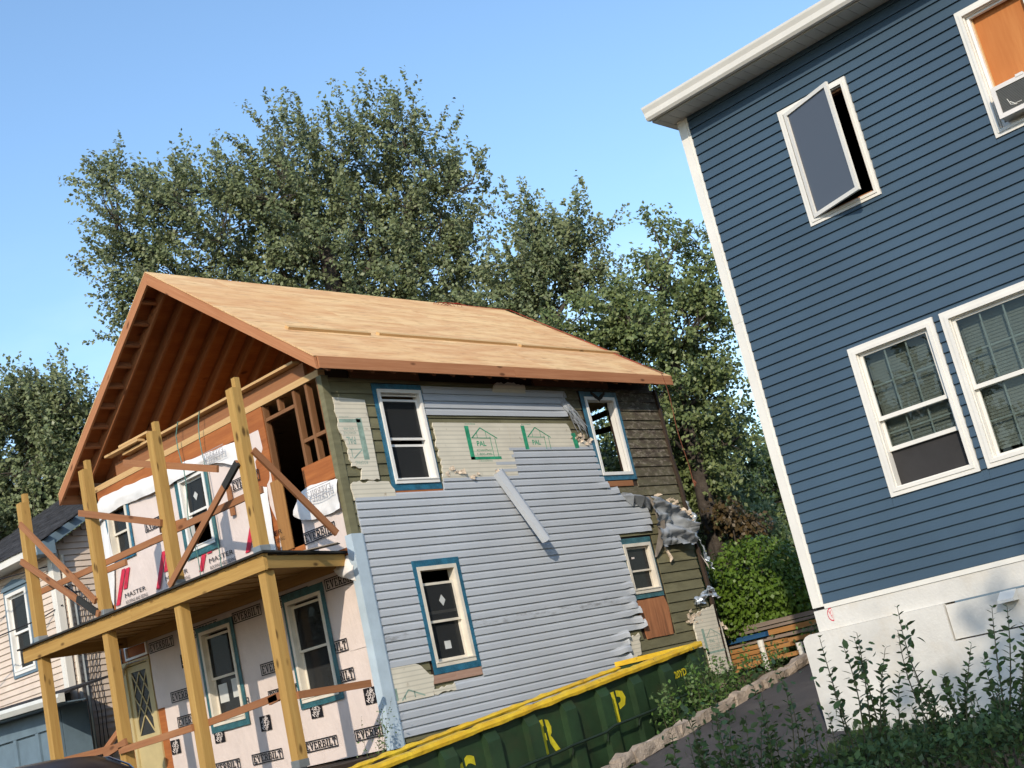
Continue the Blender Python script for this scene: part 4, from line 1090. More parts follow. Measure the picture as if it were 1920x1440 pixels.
def word_mark(parent, uL, zT, w=0.70, h=0.165, d=0.030, mat='ink', mirror=False, hide=()):
    """boxed slab-serif trade word; uL is its left end as read from the street (larger Y is left)"""
    mb = MB(); uR = uL - w; zB = zT - h; t = 0.014
    for (a, b_, c_, e) in ((uR, uL, zT - t, zT), (uR, uL, zB, zB + t), (uR, uR + t, zB + t, zT - t), (uL - t, uL, zB + t, zT - t)):
        n_ = max(1, int((b_ - a) / 0.02))
        for q in range(n_):
            p0 = a + (b_ - a) * q / n_; p1 = a + (b_ - a) * (q + 1) / n_
            mb.face([FRONT(p0, c_, d), FRONT(p1, c_, d), FRONT(p1, e, d), FRONT(p0, e, d)])
    g_ = slab_geo('EVERBILT')
    if mirror: put2d(mb, g_, FRONT, uR + .03, uL - .03, zB + .03, zT - .03, d)
    else: put2d(mb, g_, FRONT, uL - .03, uR + .03, zB + .026, zT - .026, d)
    if clipped(mb): mb.build('printed_wordmark', mat, parent)
for uL in (0.70, 1.76, 2.87, 3.95, 5.15): word_mark(wl, uL, -0.25)
for uL in (1.17, 2.42, 3.60, 4.76): word_mark(wl, uL, -1.085)
for uL in (1.15, 2.35, 3.52, 4.69): word_mark(wl2, uL, -1.475)
for uL in (0.675, 1.76, 2.98, 4.0): word_mark(wl2, uL, -2.275, 0.72, 0.15)
word_mark(wr, 0.96, 0.46); word_mark(wu, 4.74, 1.60); word_mark(wu, 2.36, 1.60)
def store_mark(parent, uL, zT, w=0.25, h=0.21, d=0.030):
    mb = MB(); mb.face([FRONT(uL, zT, d), FRONT(uL - w, zT, d), FRONT(uL - w, zT - h, d), FRONT(uL, zT - h, d)])
    if not clipped(mb): return
    mb.build('printed_mark', 'ink', parent)
    # slanted stencil words running up to the right, clipped by the square
    mw = MB(); c_ = Vector((uL - w / 2, zT - h / 2)); ca, sa = math.cos(math.radians(52)), math.sin(math.radians(52))
    for sx, off, hh, ln in (('THE', .066, .026, .085), ('HOME', .012, .066, .20), ('DEPOT', -.056, .046, .15)):
        g_ = text_geo(sx, 0.03); V = g_[0]; xa, xb = min(p[0] for p in V), max(p[0] for p in V); ya, yb = min(p[1] for p in V), max(p[1] for p in V)
        P_ = []
        for x, y in V:
            a = ((x - xa) / (xb - xa) - .5) * ln; b_ = ((y - ya) / (yb - ya) - .5) * hh + off
            X = a * ca - b_ * sa; Y = a * sa + b_ * ca
            P_.append(FRONT(c_.x - max(-w / 2, min(w / 2, X)), c_.y + max(-h / 2, min(h / 2, Y)), d + .003))
        mw.geo(P_, g_[1])
    mw.build('printed_lettering', 'inkwhite', parent)
for uL in (0.34, 1.49, 2.65, 3.80, 4.97): store_mark(wl2, uL, -1.79)
store_mark(wl, 4.34, -0.58)
def contractor_mark(parent, u, bar_only=False):
    """two slanted red bars and the roofer's name beside them; u is the left end"""
    d = 0.030; mb = MB()
    for (a, zt, zb, sl_) in ((0.0, 1.04, 0.51, .34), (-0.13, 1.03, 0.72, .19)):
        t = 0.115
        for q in range(14):
            f0, f1 = q / 14, (q + 1) / 14; x0 = u - .32 + a + (sl_ - .02) * f0; x1 = u - .32 + a + (sl_ - .02) * f1; y0 = zt + (zb - zt) * f0; y1 = zt + (zb - zt) * f1
            mb.face([FRONT(x0, y0, d), FRONT(x0 - t, y0, d), FRONT(x1 - t, y1, d), FRONT(x1, y1, d)])
    if clipped(mb): mb.build('red_bars', 'inkred', parent)
    mb = MB(); put2d(mb, text_geo('MASTER', 0.0), FRONT, u - .30, u - .92, 0.575, 0.645, d); put2d(mb, text_geo('ROOFING AND SIDING'), FRONT, u - .30, u - .95, 0.475, 0.53, d)
    if clipped(mb): mb.build('printed_lettering', 'ink', parent)
for u in (5.90, 4.70, 3.50, 2.30): contractor_mark(wu, u)
def drape(parent, U, top, bot, out_, seed, name, mat, n=60):
    """loose folded flap: top edge pinned to the wall, lower edge bulging out"""
    mb = MB(); rows = 9
    for i in range(n + 1):
        t = i / n; u = U[0] + (U[-1] - U[0]) * t
        zt = np.interp(u, U if U[0] < U[-1] else U[::-1], top if U[0] < U[-1] else top[::-1]); zb = np.interp(u, U if U[0] < U[-1] else U[::-1], bot if U[0] < U[-1] else bot[::-1])
        for j in range(rows):
            s_ = j / (rows - 1)
            d = 0.02 + out_ * math.sin(min(1, s_ * 1.15) * math.pi * .62) * (0.7 + 0.6 * nz3(u * 1.3, s_, seed)) + 0.035 * abs(nz3(u * 5, s_ * 3, seed)) * (s_ > 0)
            mb.v.append(tuple(FRONT(u, zt + (zb - zt) * s_ + .02 * nz3(u * 4, s_ * 2, seed + 2) * (j in (0, rows - 1)), d)))
    for i in range(n):
        for j in range(rows - 1):
            a = i * rows + j; mb.f.append((a, a + 1, a + rows + 1, a + rows)); mb.uv.append([(0, 0)] * 4); mb.mi.append(0)
    return mb.build(name, mat, parent, smooth=True)
fl1 = drape(H, [1.76, 2.15, 2.6, 3.0, 3.9, 4.6, 5.2, 5.9, 6.13], [1.98, 2.14, 2.17, 2.19, 2.24, 2.28, 2.31, 2.33, 2.2], [1.83, 1.80, 1.97, 1.98, 1.96, 1.98, 2.02, 1.95, 1.80], 0.09, 3, 'folded_wrap', 'wrapback')
drape(H, [5.72, 5.80, 5.9, 6.0, 6.06], [2.1, 2.12, 2.1, 2.05, 1.95], [1.2, .9, .5, .7, 1.0], 0.04, 6, 'folded_wrap', 'wrapback', 14)
fl2 = drape(H, [0.03, 0.3, 0.6, 0.84, 0.97], [1.00, 1.02, 1.05, 1.03, 0.86], [0.58, 0.56, 0.58, 0.62, 0.70], 0.10, 9, 'folded_wrap', 'wrapback', 30)
drape(H, [1.55, 1.68, 1.80, 1.92, 2.0], [1.3, 1.35, 1.35, 1.25, 1.1], [0.10, 0.06, 0.05, 0.08, 0.2], 0.05, 13, 'folded_wrap', 'wrapback', 16)
drape(H, [0.0, 0.1, 0.22, 0.30, 0.36], [-0.08, -0.05, -0.05, -0.08, -0.15], [-0.42, -0.38, -0.33, -0.28, -0.2], 0.09, 17, 'folded_wrap', 'wrapback', 14)
mb = MB()
for (uL, zT, par_) in ((2.78, 2.14, fl1), (0.60, 0.97, fl2)):
    m2 = MB(); uR = uL - .58; zB = zT - .15; d = 0.16
    put2d(m2, slab_geo('EVERBILT'), FRONT, uR + .02, uL - .02, zB + .03, zT - .03, d, flip=False)
    for (a, b_, c_, e) in ((uR, uL, zT - .01, zT), (uR, uL, zB, zB + .01)): m2.face([FRONT(a, c_, d), FRONT(b_, c_, d), FRONT(b_, e, d), FRONT(a, e, d)])
    m2.build('printed_wordmark', 'inkgrey', par_)

# windows of the front
def fw(u0, u1, v0, v1, upper, lower, mat='cream', tp=None, tmat='tape', seed=0):
    w_ = double_hung(H, FRONT, u0, u1, v0, v1, 0.05, 0.055, mat, upper, lower, 'glassdark', 0.035)
    if tp: tape_ring(FRONT, w_, tp[0], tp[1], tp[2], tp[3], u0, u1, v0, v1, 0.034, tmat, seed)
    return w_
a1 = fw(0.81, 1.60, -1.77, -0.37, (-1.10, -0.45), (-1.70, -1.06), 'cream', (0.735, 1.665, -1.845, -0.265), 'tape2', 5)
a2 = fw(2.95, 3.745, -1.76, -0.365, (-1.10, -0.45), (-1.69, -1.06), 'cream', (2.87, 3.83, -1.85, -0.29), 'tape2', 6)
a3 = fw(5.16, 5.76, 1.23, 2.10, (1.62, 2.05), (1.29, 1.66), 'cream', (5.10, 5.83, 1.17, 2.15), 'tape', 7)
a4 = fw(2.95, 3.64, 0.84, 1.97, (1.40, 1.92), (1.30, 1.44), 'vinylwhite', (2.87, 3.75, 0.75, 2.03), 'tape2', 8)
mb = MB(); mb.prism([FRONT(u, v, -.012) for u, v in ((3.26, 1.66), (3.32, 1.72), (3.38, 1.66), (3.32, 1.58))], (.003, 0, 0)); mb.build('glass_sticker', 'paper', a4)
for (ua, ub, va, vb, par_) in ((3.40, 3.62, -1.45, -1.18, a2), (3.08, 3.28, -1.42, -1.15, a2), (1.15, 1.24, -.86, -.79, a1)):
    mb = MB(); mb.fbox(FRONT, ua, ub, va, vb, -.058, -.055); mb.build('glass_sticker', 'paper', par_)
# sawhorse seen through the right lower window
sh = thing('sawhorse', 'pale sawhorse standing behind the right ground-floor front window', 'sawhorse', (0.75, 1.2, -2.61))
mb = MB(); mb.beam((0.7, 0.8, -1.45), (0.7, 1.45, -1.45), .09, .05); mb.build('beam', 'pine', sh)
for (ya, yb, xb) in ((.9, .8, .5), (.9, .8, .95), (1.35, 1.45, .5), (1.35, 1.45, .95)):
    mb = MB(); mb.beam((0.7, ya, -1.45), (xb, yb, -2.6), .06, .04); mb.build('leg', 'pine', sh)
# front door, half hidden behind the wrap
mb = MB(); mb.ring(FRONT, 5.21, 6.0, -2.6, -0.42, 0.07, -0.05, 0.03, wb=.02); dr = mb.build('door', 'doorwood', H, label='cream door with diamond lattice glass')
mb = MB(); mb.ring(FRONT, 5.285, 5.925, -2.55, -0.50, 0.10, -0.03, 0.0, wb=.95); mb.build('door_leaf', 'doorwood', dr)
mb = MB(); mb.fbox(FRONT, 5.385, 5.825, -1.60, -.60, -.022, -.016); mb.build('pane', 'glassdark', dr)
for a, b_ in (((5.82, -.62), (5.39, -1.35)), ((5.82, -1.0), (5.39, -1.58)), ((5.39, -.62), (5.82, -1.35)), ((5.39, -1.0), (5.82, -1.58)), ((5.60, -.62), (5.39, -.95)), ((5.6, -.62), (5.82, -.95))):
    mb = MB(); mb.beam(FRONT(a[0], a[1], -.008), FRONT(b_[0], b_[1], -.008), .018, .012, (1, 0, 0)); mb.build('lattice_bar', 'doorwood', dr)
mb = MB(); mb.ring(FRONT, 5.21, 5.86, -0.40, -0.17, 0.035, -0.05, 0.04); tw = mb.build('transom_window', 'vinylwhite', H)
mb = MB(); mb.fbox(FRONT, 5.25, 5.82, -0.362, -0.208, -0.02, -0.014); mb.build('pane', 'glassdark', tw)
mb = MB()
for (a, b_) in (((5.20, -.455, .06), (5.75, -.43, .10)), ((5.75, -.43, .10), (5.93, -.50, .08)), ((5.93, -.50, .08), (6.0, -.62, .03))):
    mb.face([FRONT(a[0], a[1], .01), FRONT(b_[0], b_[1], .01), FRONT(b_[0], b_[1] - .02, b_[2]), FRONT(a[0], a[1] - .02, a[2])])
mb.build('drip_flashing', 'wrapback', H)
for k in range(16):
    za = -2.55 + k * .148
    mb = MB(); lap(mb, FRONT, 6.005, 6.09, za, za + .148, 'clap', d0=.004); mb.build('cedar_board', 'cedar' if za > -1.75 else 'ply', H)

# stud bay at the front upper right, boards and plywood round it
for (u, w_) in ((0.64, .055), (0.36, .05), (1.37, .05), (0.10, .045)):
    mb = MB(); mb.fbox(FRONT, u - w_ / 2, u + w_ / 2, 1.34 if u < .7 else .35, 2.44, -0.10, -0.005, 'v'); mb.build('stud', 'oldstud', H)
mb = MB(); mb.fbox(FRONT, 0.13, 0.61, 1.66, 1.71, -.09, -.01, 'u'); mb.build('blocking', 'oldstud', H)
mb = MB(); mb.fbox(FRONT, 0.68, 1.34, 2.20, 2.25, -.10, -.01, 'u'); mb.build('blocking', 'oldstud', H)
mb = MB(); mb.fbox(FRONT, 0.98, 1.03, 2.26, 2.44, -.10, -.01, 'v'); mb.build('stud', 'oldstud', H)
mb = MB(); mb.fbox(FRONT, 0.01, 0.74, 1.02, 1.335, 0.001, 0.014, 'u'); mb.build('plywood_patch', 'ply', H)
mb = MB(); mb.prism([FRONT(u, v, 0.001) for u, v in ((1.372, 2.44), (1.78, 2.44), (1.78, 1.4), (1.50, .03), (1.21, .03), (1.37, 1.35))], FRONT(0, 0, .012)); mb.build('plywood_patch', 'ply', H)
mb = MB(); mb.fbox(FRONT, 1.2, 1.46, 0.32, 1.33, 0.0135, 0.030, 'v'); mb.build('plank', 'plank', H)
mb = MB(); mb.fbox(FRONT, 1.785, 6.0, 2.16, 2.44, 0.001, 0.013, 'u'); mb.build('plywood_band', 'ply', H)
mb = MB(); mb.fbox(FRONT, 0.005, 0.06, 0.0, 1.0, 0.016, 0.03, 'v'); mb.build('corner_strip', 'ply', H)
mb = MB(); mb.fbox(FRONT, 0.005, 0.08, -0.55, 0.17, 0.001, 0.02, 'v'); mb.build('corner_strip', 'ply', H)
mb = MB(); mb.fbox(FRONT, 2.35, 2.43, 1.10, 1.55, 0.04, 0.075, 'v'); mb.build('nailed_block', 'brace', H)

# ------------------------------------------------------------------ loose things on the house
t = MB()
e = [((2.98 + .03, 0.98, .05), (3.72, -0.15, .16))]
a = SIDE(3.085, 0.985, .07); b_ = SIDE(3.58, -0.17, .29); d_ = (b_ - a).normalized(); sd = d_.cross(Vector((0, -1, 0))).normalized(); nn = Vector((0, -1, 0))
prof = [(-.085, -.045), (-.08, .0), (-.02, .03), (.02, .026), (.022, .04), (.075, .03), (.085, -.03), (.075, -.032), (.066, .015), (-.02, .012), (-.07, -.01), (-.075, -.045)]
pa = [a + sd * x * 1.35 + nn * y * 1.4 for x, y in prof]; pb = [b_ + sd * x * 1.15 + nn * y * 1.2 for x, y in prof]
for i in range(len(prof)):
    j = (i + 1) % len(prof); t.face([pa[i], pb[i], pb[j], pa[j]])
t.face(pa); t.face(pb)
tag(t.build('siding_trim', 'grey'), 'loose pale corner trim dangling aslant across the torn grey siding', 'siding trim')

for (ya, yb, z, dx, lab) in ((0.42, 4.95, 2.785, -0.02, 'longest pale board lying on the gable wall top under the open roof'), (4.35, 5.36, 2.86, -0.10, 'short pale board end sticking out left above the gable plate'), (4.15, 5.0, 2.925, -0.04, 'short reddish board stacked on the pale boards at the left of the gable')):
    mb = MB(); mb.beam((dx, ya, z), (dx, yb, z + .01), 0.14, 0.036)
    tag(mb.build('loose_board', 'pine' if 'pale' in lab else 'brace'), lab, 'board', 'boards lying loose on the gable wall top')
mb = MB(); P_ = []
for i in range(22):
    t_ = i / 21
    P_.append((7.62 + .03 * math.sin(t_ * 9) + .1 * t_, -0.40 - .01 * math.sin(t_ * 5), 2.62 - 2.05 * t_))
P_ = [(8.05, 2.7, 4.92), (7.98, 1.5, 4.02), (7.75, -0.36, 2.63)] + P_
mb.tube(P_, 0.0075, 5)
mb.tube([(7.72, -.41, .62), (7.74, -.42, .56), (7.73, -.40, .50)], [.015, .035, .01], 6)
tag(mb.build('rope', 'rope'), 'orange rope hanging off the rear eave of the bare plywood roof', 'rope')
mb = MB(); P_ = []
CR = random.Random(2)
for i in range(26): P_.append((5.9 + .25 * math.sin(i * 1.3) + .02 * i, 2.98 - .06 * math.cos(i * 1.3) - .002 * i, 5.14 - .045 * (1 - math.cos(i * 1.3)) * .9))
P_ += [(6.6, 3.02, 5.17), (7.4, 3.05, 5.19), (8.0, 3.0, 5.17), (7.96, 2.3, 4.63), (7.9, 1.4, 3.95), (7.82, 0.4, 3.19), (7.8, -.3, 2.66)]
mb.tube(P_, 0.006, 4)
tag(mb.build('cord', 'redcord'), 'thin red cord coiled on the roof ridge and run down the rear edge', 'cord')
for (ya, zt, seed, lab) in ((3.30, 2.80, 1, 'thin green cord hanging left of two in front of the upper wrap'), (2.72, 2.78, 5, 'thin green cord hanging right of two in front of the upper wrap')):
    mb = MB(); P_ = [(-0.02, ya - .1, zt), (-0.10, ya, zt + .02)]
    for i in range(1, 15): P_.append((-0.13 - .02 * math.sin(i), ya + .07 * i / 4 * math.exp(-i / 9) + .02 * math.sin(i * .8 + seed), zt - i * .19))
    mb.tube(P_, 0.0075, 4); tag(mb.build('cord', 'greencord'), lab, 'cord', 'green cords hanging from the gable')

# ------------------------------------------------------------------ two-storey porch frame
P = thing('porch', 'two-storey porch frame of yellow lumber posts standing before the wrapped front wall', 'porch', (-0.9, 2.6, -2.62))
y = -0.36
k = 0
while y < 5.72:
    xe = min(-0.03, -1.775 + (y + .36 - .04) / .31)
    mb = MB(); mb.box(-1.775, max(xe, -1.70), y, y + 0.128, -0.045 - .014 * (int(y * 10) % 2), -0.014, 0); mb.build('deck_board', 'deckunder', P); y += 0.136
mb = MB(); mb.prism([(-1.83, -0.44, -0.013), (-0.02, 0.13, -0.013), (-0.02, 5.82, -0.013), (-1.83, 5.82, -0.013)], (0, 0, .025)); mb.build('deck_membrane', 'black', P)
for ya, yb in ((-0.36, 2.68), (2.684, 5.76)):
    mb = MB(); mb.box(-1.775, -1.737, ya, yb, -0.215, -0.047, 1); mb.build('beam', 'post', P)
mb = MB(); mb.beam((-1.735, -0.345, -0.124), (-0.05, 0.185, -0.10), 0.036, 0.155); mb.build('beam', 'post', P)
mb = MB(); mb.box(-1.735, -0.03, 5.70, 5.738, -0.20, -0.047, 0); mb.build('beam', 'post', P)
mb = MB(); mb.box(-0.07, -0.03, 0.3, 5.68, -0.20, -0.047, 1); mb.build('ledger', 'deckunder', P)
PY = (-0.22, 1.65, 3.48, 5.37)
h = 0.07
for i, y in enumerate(PY):
    dz = (-0.01, -0.0, 0.0, 0.02)[i]
    mb = MB(); x = -1.665
    mb.box(x - h, x + h, y - h, y + h, 0.013, 2.14 + dz, 2)
    mb.box(x - .005, x + h, y - h, y + .005, 2.1405 + dz, 2.275 + dz, 2)
    mb.build('porch_post', 'post', P)
    mb = MB(); mb.box(x - h, x + h, y - h, y + h, -2.50 + .03 * i, -0.217, 2); mb.build('porch_post', 'post', P)
    for zb in (0.0125, -2.56 + .03 * i):
        mb = MB(); mb.box(x - h - .006, x + h + .006, y - h - .006, y - h - .001, zb, zb + .09); mb.box(x - h - .006, x - h - .001, y - h, y + h + .006, zb, zb + .09)
        if zb < 0: mb.box(x - .05, x + .05, y - .05, y + .05, zb - .08, zb + .055)
        mb.build('post_base', 'galv', P)
def brace(p0, p1, up=(-1, 0, 0), w=0.089, mt='brace', name='brace'):
    mb = MB(); mb.beam(p0, p1, w, 0.038, up); return mb.build(name, mt, P)
brace((-1.757, 5.36, 1.83), (-1.757, 3.55, 0.25)); brace((-1.757, 5.47, 1.28), (-1.757, 3.50, 0.05))
brace((-1.757, 1.70, 0.05), (-1.757, -0.17, 1.18)); brace((-1.757, 3.64, 1.55), (-1.757, 1.66, 0.89))
brace((-1.573, 2.60, 1.99), (-1.573, 0.50, 1.29))
brace((-1.60, -0.312, 1.30), (-0.52, -0.312, 0.17), (0, 1, 0))
brace((-1.574, 5.48, 0.77), (-1.574, 1.9, 0.76), name='rail'); brace((-1.574, 1.85, 0.78), (-1.574, -0.32, 0.79), name='rail')
brace((-1.572, 1.98, 0.87), (-1.572, 1.38, 0.83), name='rail'); brace((-1.572, 3.55, 0.66), (-1.572, 2.93, 0.65), name='rail')
brace((-1.574, 1.62, -1.77), (-1.574, -0.05, -1.68), name='rail'); brace((-1.757, 3.50, -1.83), (-1.757, 1.70, -1.79), name='rail')
brace((-1.574, 5.43, -1.74), (-1.574, 3.5, -1.76), name='rail'); brace((-1.60, -0.312, -1.74), (-0.45, -0.312, -1.765), (0, 1, 0), name='rail')
brace((-1.574, 0.10, -1.70), (-1.574, 0.28, -1.72), name='rail'); brace((-1.3, 4.75, -1.78), (-1.0, 4.55, -1.42)); brace((-1.757, 3.9, -1.83), (-1.757, 3.3, -1.73), name='rail')
mb = MB(); mb.beam((-1.757, 4.02, 0.388), (-1.757, 3.56, 0.09), .095, .042, (-1, 0, 0)); mb.build('black_tape', 'black', P)
mb = MB(); mb.beam((-1.757, 0.18, 0.966), (-1.757, -.17, 1.18), .095, .042, (-1, 0, 0)); mb.build('black_tape', 'black', P)
mb = MB(); mb.box(-1.95, -0.02, -0.45, 5.9, -2.80, -2.635, 1); mb.build('porch_floor', 'darkwood', P)
mb = MB(); mb.box(-1.95, -0.05, -0.40, 5.85, -3.6, -2.801, 1); mb.build('porch_base', 'darkwood', P)
mb = MB(); mb.beam((-0.6, -0.4, 0.025), (-1.2, 0.45, 0.03), .16, .012); mb.build('scrap_board', 'cedar', P)

# ------------------------------------------------------------------ blue house
B = thing('blue_house', 'tall new house with navy blue siding, white trim and a white foundation', 'house', BLUE(2.5, -3.6, 0))
BW = 9.0
BHOLE = [(1.36, 2.14, 2.03, 3.35), (1.34, 2.25, -1.14, 0.43), (2.45, 3.36, -1.14, 0.43), (3.59, 4.43, 2.04, 3.37)]
BOUT = [(1.29, 2.20, 1.965, 3.415), (1.275, 2.315, -1.205, 0.495), (2.385, 3.425, -1.205, 0.495), (3.525, 4.50, 1.975, 3.43)]
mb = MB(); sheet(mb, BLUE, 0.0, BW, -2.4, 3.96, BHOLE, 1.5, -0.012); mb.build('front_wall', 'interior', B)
mb = MB(); sheet(mb, lambda u, v, d: BC + BT * (0.0 + d) - BN * u + Vector((0, 0, v)), 0.0, 9.0, -2.4, 3.96, (), 1.5, 0.0); mb.build('side_wall', 'blue', B)
mb = MB(); sheet(mb, lambda u, v, d: BC + BT * BW - BN * u + Vector((0, 0, v)), 0.0, 9.0, -2.4, 3.96, (), 1.5, 0.0); mb.build('side_wall', 'blue', B)
mb = MB(); sheet(mb, lambda u, v, d: BC + BT * u - BN * 9.0 + Vector((0, 0, v)), 0.0, BW, -2.4, 3.96, (), 1.5, 0.0); mb.build('rear_wall', 'blue', B)
for v in (-2.39, 0.85, 3.9):
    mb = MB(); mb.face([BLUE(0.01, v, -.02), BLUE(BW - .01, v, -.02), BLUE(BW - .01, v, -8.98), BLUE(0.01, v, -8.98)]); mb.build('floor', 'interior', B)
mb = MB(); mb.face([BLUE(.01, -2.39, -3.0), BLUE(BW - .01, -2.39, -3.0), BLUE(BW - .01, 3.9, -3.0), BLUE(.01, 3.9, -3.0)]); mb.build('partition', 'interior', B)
rp_ = [BLUE(-.08, 3.99, .36), BLUE(BW + .3, 3.99, .36), BLUE(BW + .3, 6.6, -4.5), BLUE(-.08, 6.6, -4.5)]
mb = MB(); mb.prism(rp_, (0, 0, .06)); mb.prism([BLUE(-.08, 3.99, -9.36), BLUE(BW + .3, 3.99, -9.36), BLUE(BW + .3, 6.6, -4.5), BLUE(-.08, 6.6, -4.5)], (0, 0, .06)); mb.build('roof', 'shingle', B)
PC = 0.1155
z = -2.115; k = 0
BRN = random.Random(21)
while z < 3.94:
    zt = min(3.95, z + PC)
    for (a, b_) in cut(0.125, BW, BOUT, z, zt, 0.004):
        xs_ = [a]
        if a < 1 and b_ > 4 and BRN.random() < .5: xs_.append(BRN.uniform(1.5, 5))
        xs_.append(b_)
        for p, q in zip(xs_[:-1], xs_[1:]):
            mb = MB(); lap(mb, BLUE, p, q - .001, z, zt, 'lap'); mb.build('siding_course', 'blue', B)
    rips(BLUE, BOUT, z, zt, 'blue', B)
    z += PC
# white corner post, starter strip, band board, foundation
for za, zb in ((-2.14, 1.268), (1.27, 3.95)):
    mb = MB(); mb.fbox(BLUE, -0.025, 0.122, za, zb, -0.10, 0.022, 'v'); mb.fbox(BLUE, 0.082, 0.094, za, zb, 0.0225, 0.030, 'v'); mb.build('corner_post', 'white', B)
mb = MB(); mb.fbox(BLUE, 0.123, BW, -2.17, -2.117, -0.01, 0.024, 'u'); mb.build('starter_strip', 'white', B)
mb = MB(); mb.fbox(BLUE, -0.03, BW, -2.405, -2.172, -0.3, 0.014, 'u'); mb.build('band_board', 'foundation', B)
mb = MB()
mb.prism([BLUE(-0.235, -4.2, 0.06), BLUE(-0.235, -2.46, 0.06), BLUE(-0.20, -2.425, 0.06), BLUE(-.14, -2.407, .06), BLUE(1.5, -2.407, 0.06), BLUE(1.5, -4.2, 0.06)], BN * -0.3)
mb.prism([BLUE(1.501, -4.2, 0.06), BLUE(1.501, -2.80, 0.06), BLUE(BW, -2.80, 0.06), BLUE(BW, -4.2, 0.06)], BN * -0.3)
mb.prism([BLUE(-0.235, -4.2, -0.25), BLUE(-0.235, -2.46, -0.25), BLUE(-0.235, -2.46, -9), BLUE(-0.235, -4.2, -9)], BT * 0.3)
mb.build('foundation', 'foundation', B)
mb = MB(); mb.fbox(BLUE, 1.515, 4.6, -2.785, -2.425, -0.05, 0.035, 'u'); mb.build('access_panel', 'foundation', B)
mb = MB(); vp = [BLUE(2.12, -2.42, .037), BLUE(2.12, -2.50, .17), BLUE(2.12, -2.53, .17), BLUE(2.12, -2.53, .037)]; mb.prism(vp, BT * 0.17); mb.build('vent_hood', 'white', B)
# torn round sticker
mb = MB(); c_ = (0.185, -2.245)
for (r_, m_, d) in ((.075, 0, .0165), (.062, 1, .0185)):
    mb.m = m_; pts = []
    for i in range(20):
        an = math.radians(80 + 200 * i / 19); pts.append(BLUE(c_[0] + r_ * .72 * math.cos(an), c_[1] + r_ * math.sin(an), d))
    pts += [BLUE(c_[0] + .012, c_[1] - .03, d), BLUE(c_[0] + .02, c_[1] + .01, d)]
    mb.face(pts)
mb.m = 0; put2d(mb, text_geo('V', .02), BLUE, 0.155, 0.185, -2.245, -2.20, .0205); put2d(mb, text_geo('Y', .02), BLUE, 0.17, 0.195, -2.285, -2.25, .0205)
mb.build('torn_sticker', ['inkred', 'inkwhite'], B)
# soffit, fascia, gutter
u = -0.075
while u < BW + .2:
    mb = MB(); mb.fbox(BLUE, u + .003, u + .137, 3.952, 3.960, 0.003, 0.345); mb.build('soffit_panel', 'soffit', B); u += 0.14
mb = MB(); mb.fbox(BLUE, -0.075, BW + .3, 3.945, 3.965, 0.346, 0.362, 'u'); mb.fbox(BLUE, -0.075, BW + .3, 3.966, 4.08, 0.352, 0.364, 'u'); mb.build('fascia_board', 'soffit', B)
gp = [(0.366, 4.125), (0.366, 3.965), (0.44, 3.955), (0.465, 3.985), (0.475, 4.045), (0.50, 4.095), (0.505, 4.12), (0.49, 4.122), (0.488, 4.10), (0.46, 4.045), (0.45, 3.99), (0.435, 3.967), (0.376, 3.975), (0.376, 4.125)]
mb = MB(); mb.prism([BLUE(-0.16, z_, d_) for d_, z_ in gp], BT * (BW + .6)); mb.prism([BLUE(-0.162, z_, d_) for d_, z_ in ((0.366, 4.12), (0.366, 3.965), (0.44, 3.955), (0.465, 3.985), (0.475, 4.045), (0.50, 4.095), (0.505, 4.12))], BT * -.004); mb.build('gutter', 'white', B)
mb = MB(); mb.fbox(BLUE, -0.16, -0.077, 3.95, 4.12, -9.3, 0.345); mb.build('rake_trim', 'soffit', B)

def casing(u0, u1, v0, v1, w, d=0.034):
    mb = MB(); mb.ring(BLUE, u0, u1, v0, v1, w, 0.0, d); mb.ring(BLUE, u0 + w * .55, u1 - w * .55, v0 + w * .55, v1 - w * .55, w * .45, d + .0005, d + .010)
    mb.ring(BLUE, u0 + w, u1 - w, v0 + w, v1 - w, 0.012, -0.10, 0.012); return mb
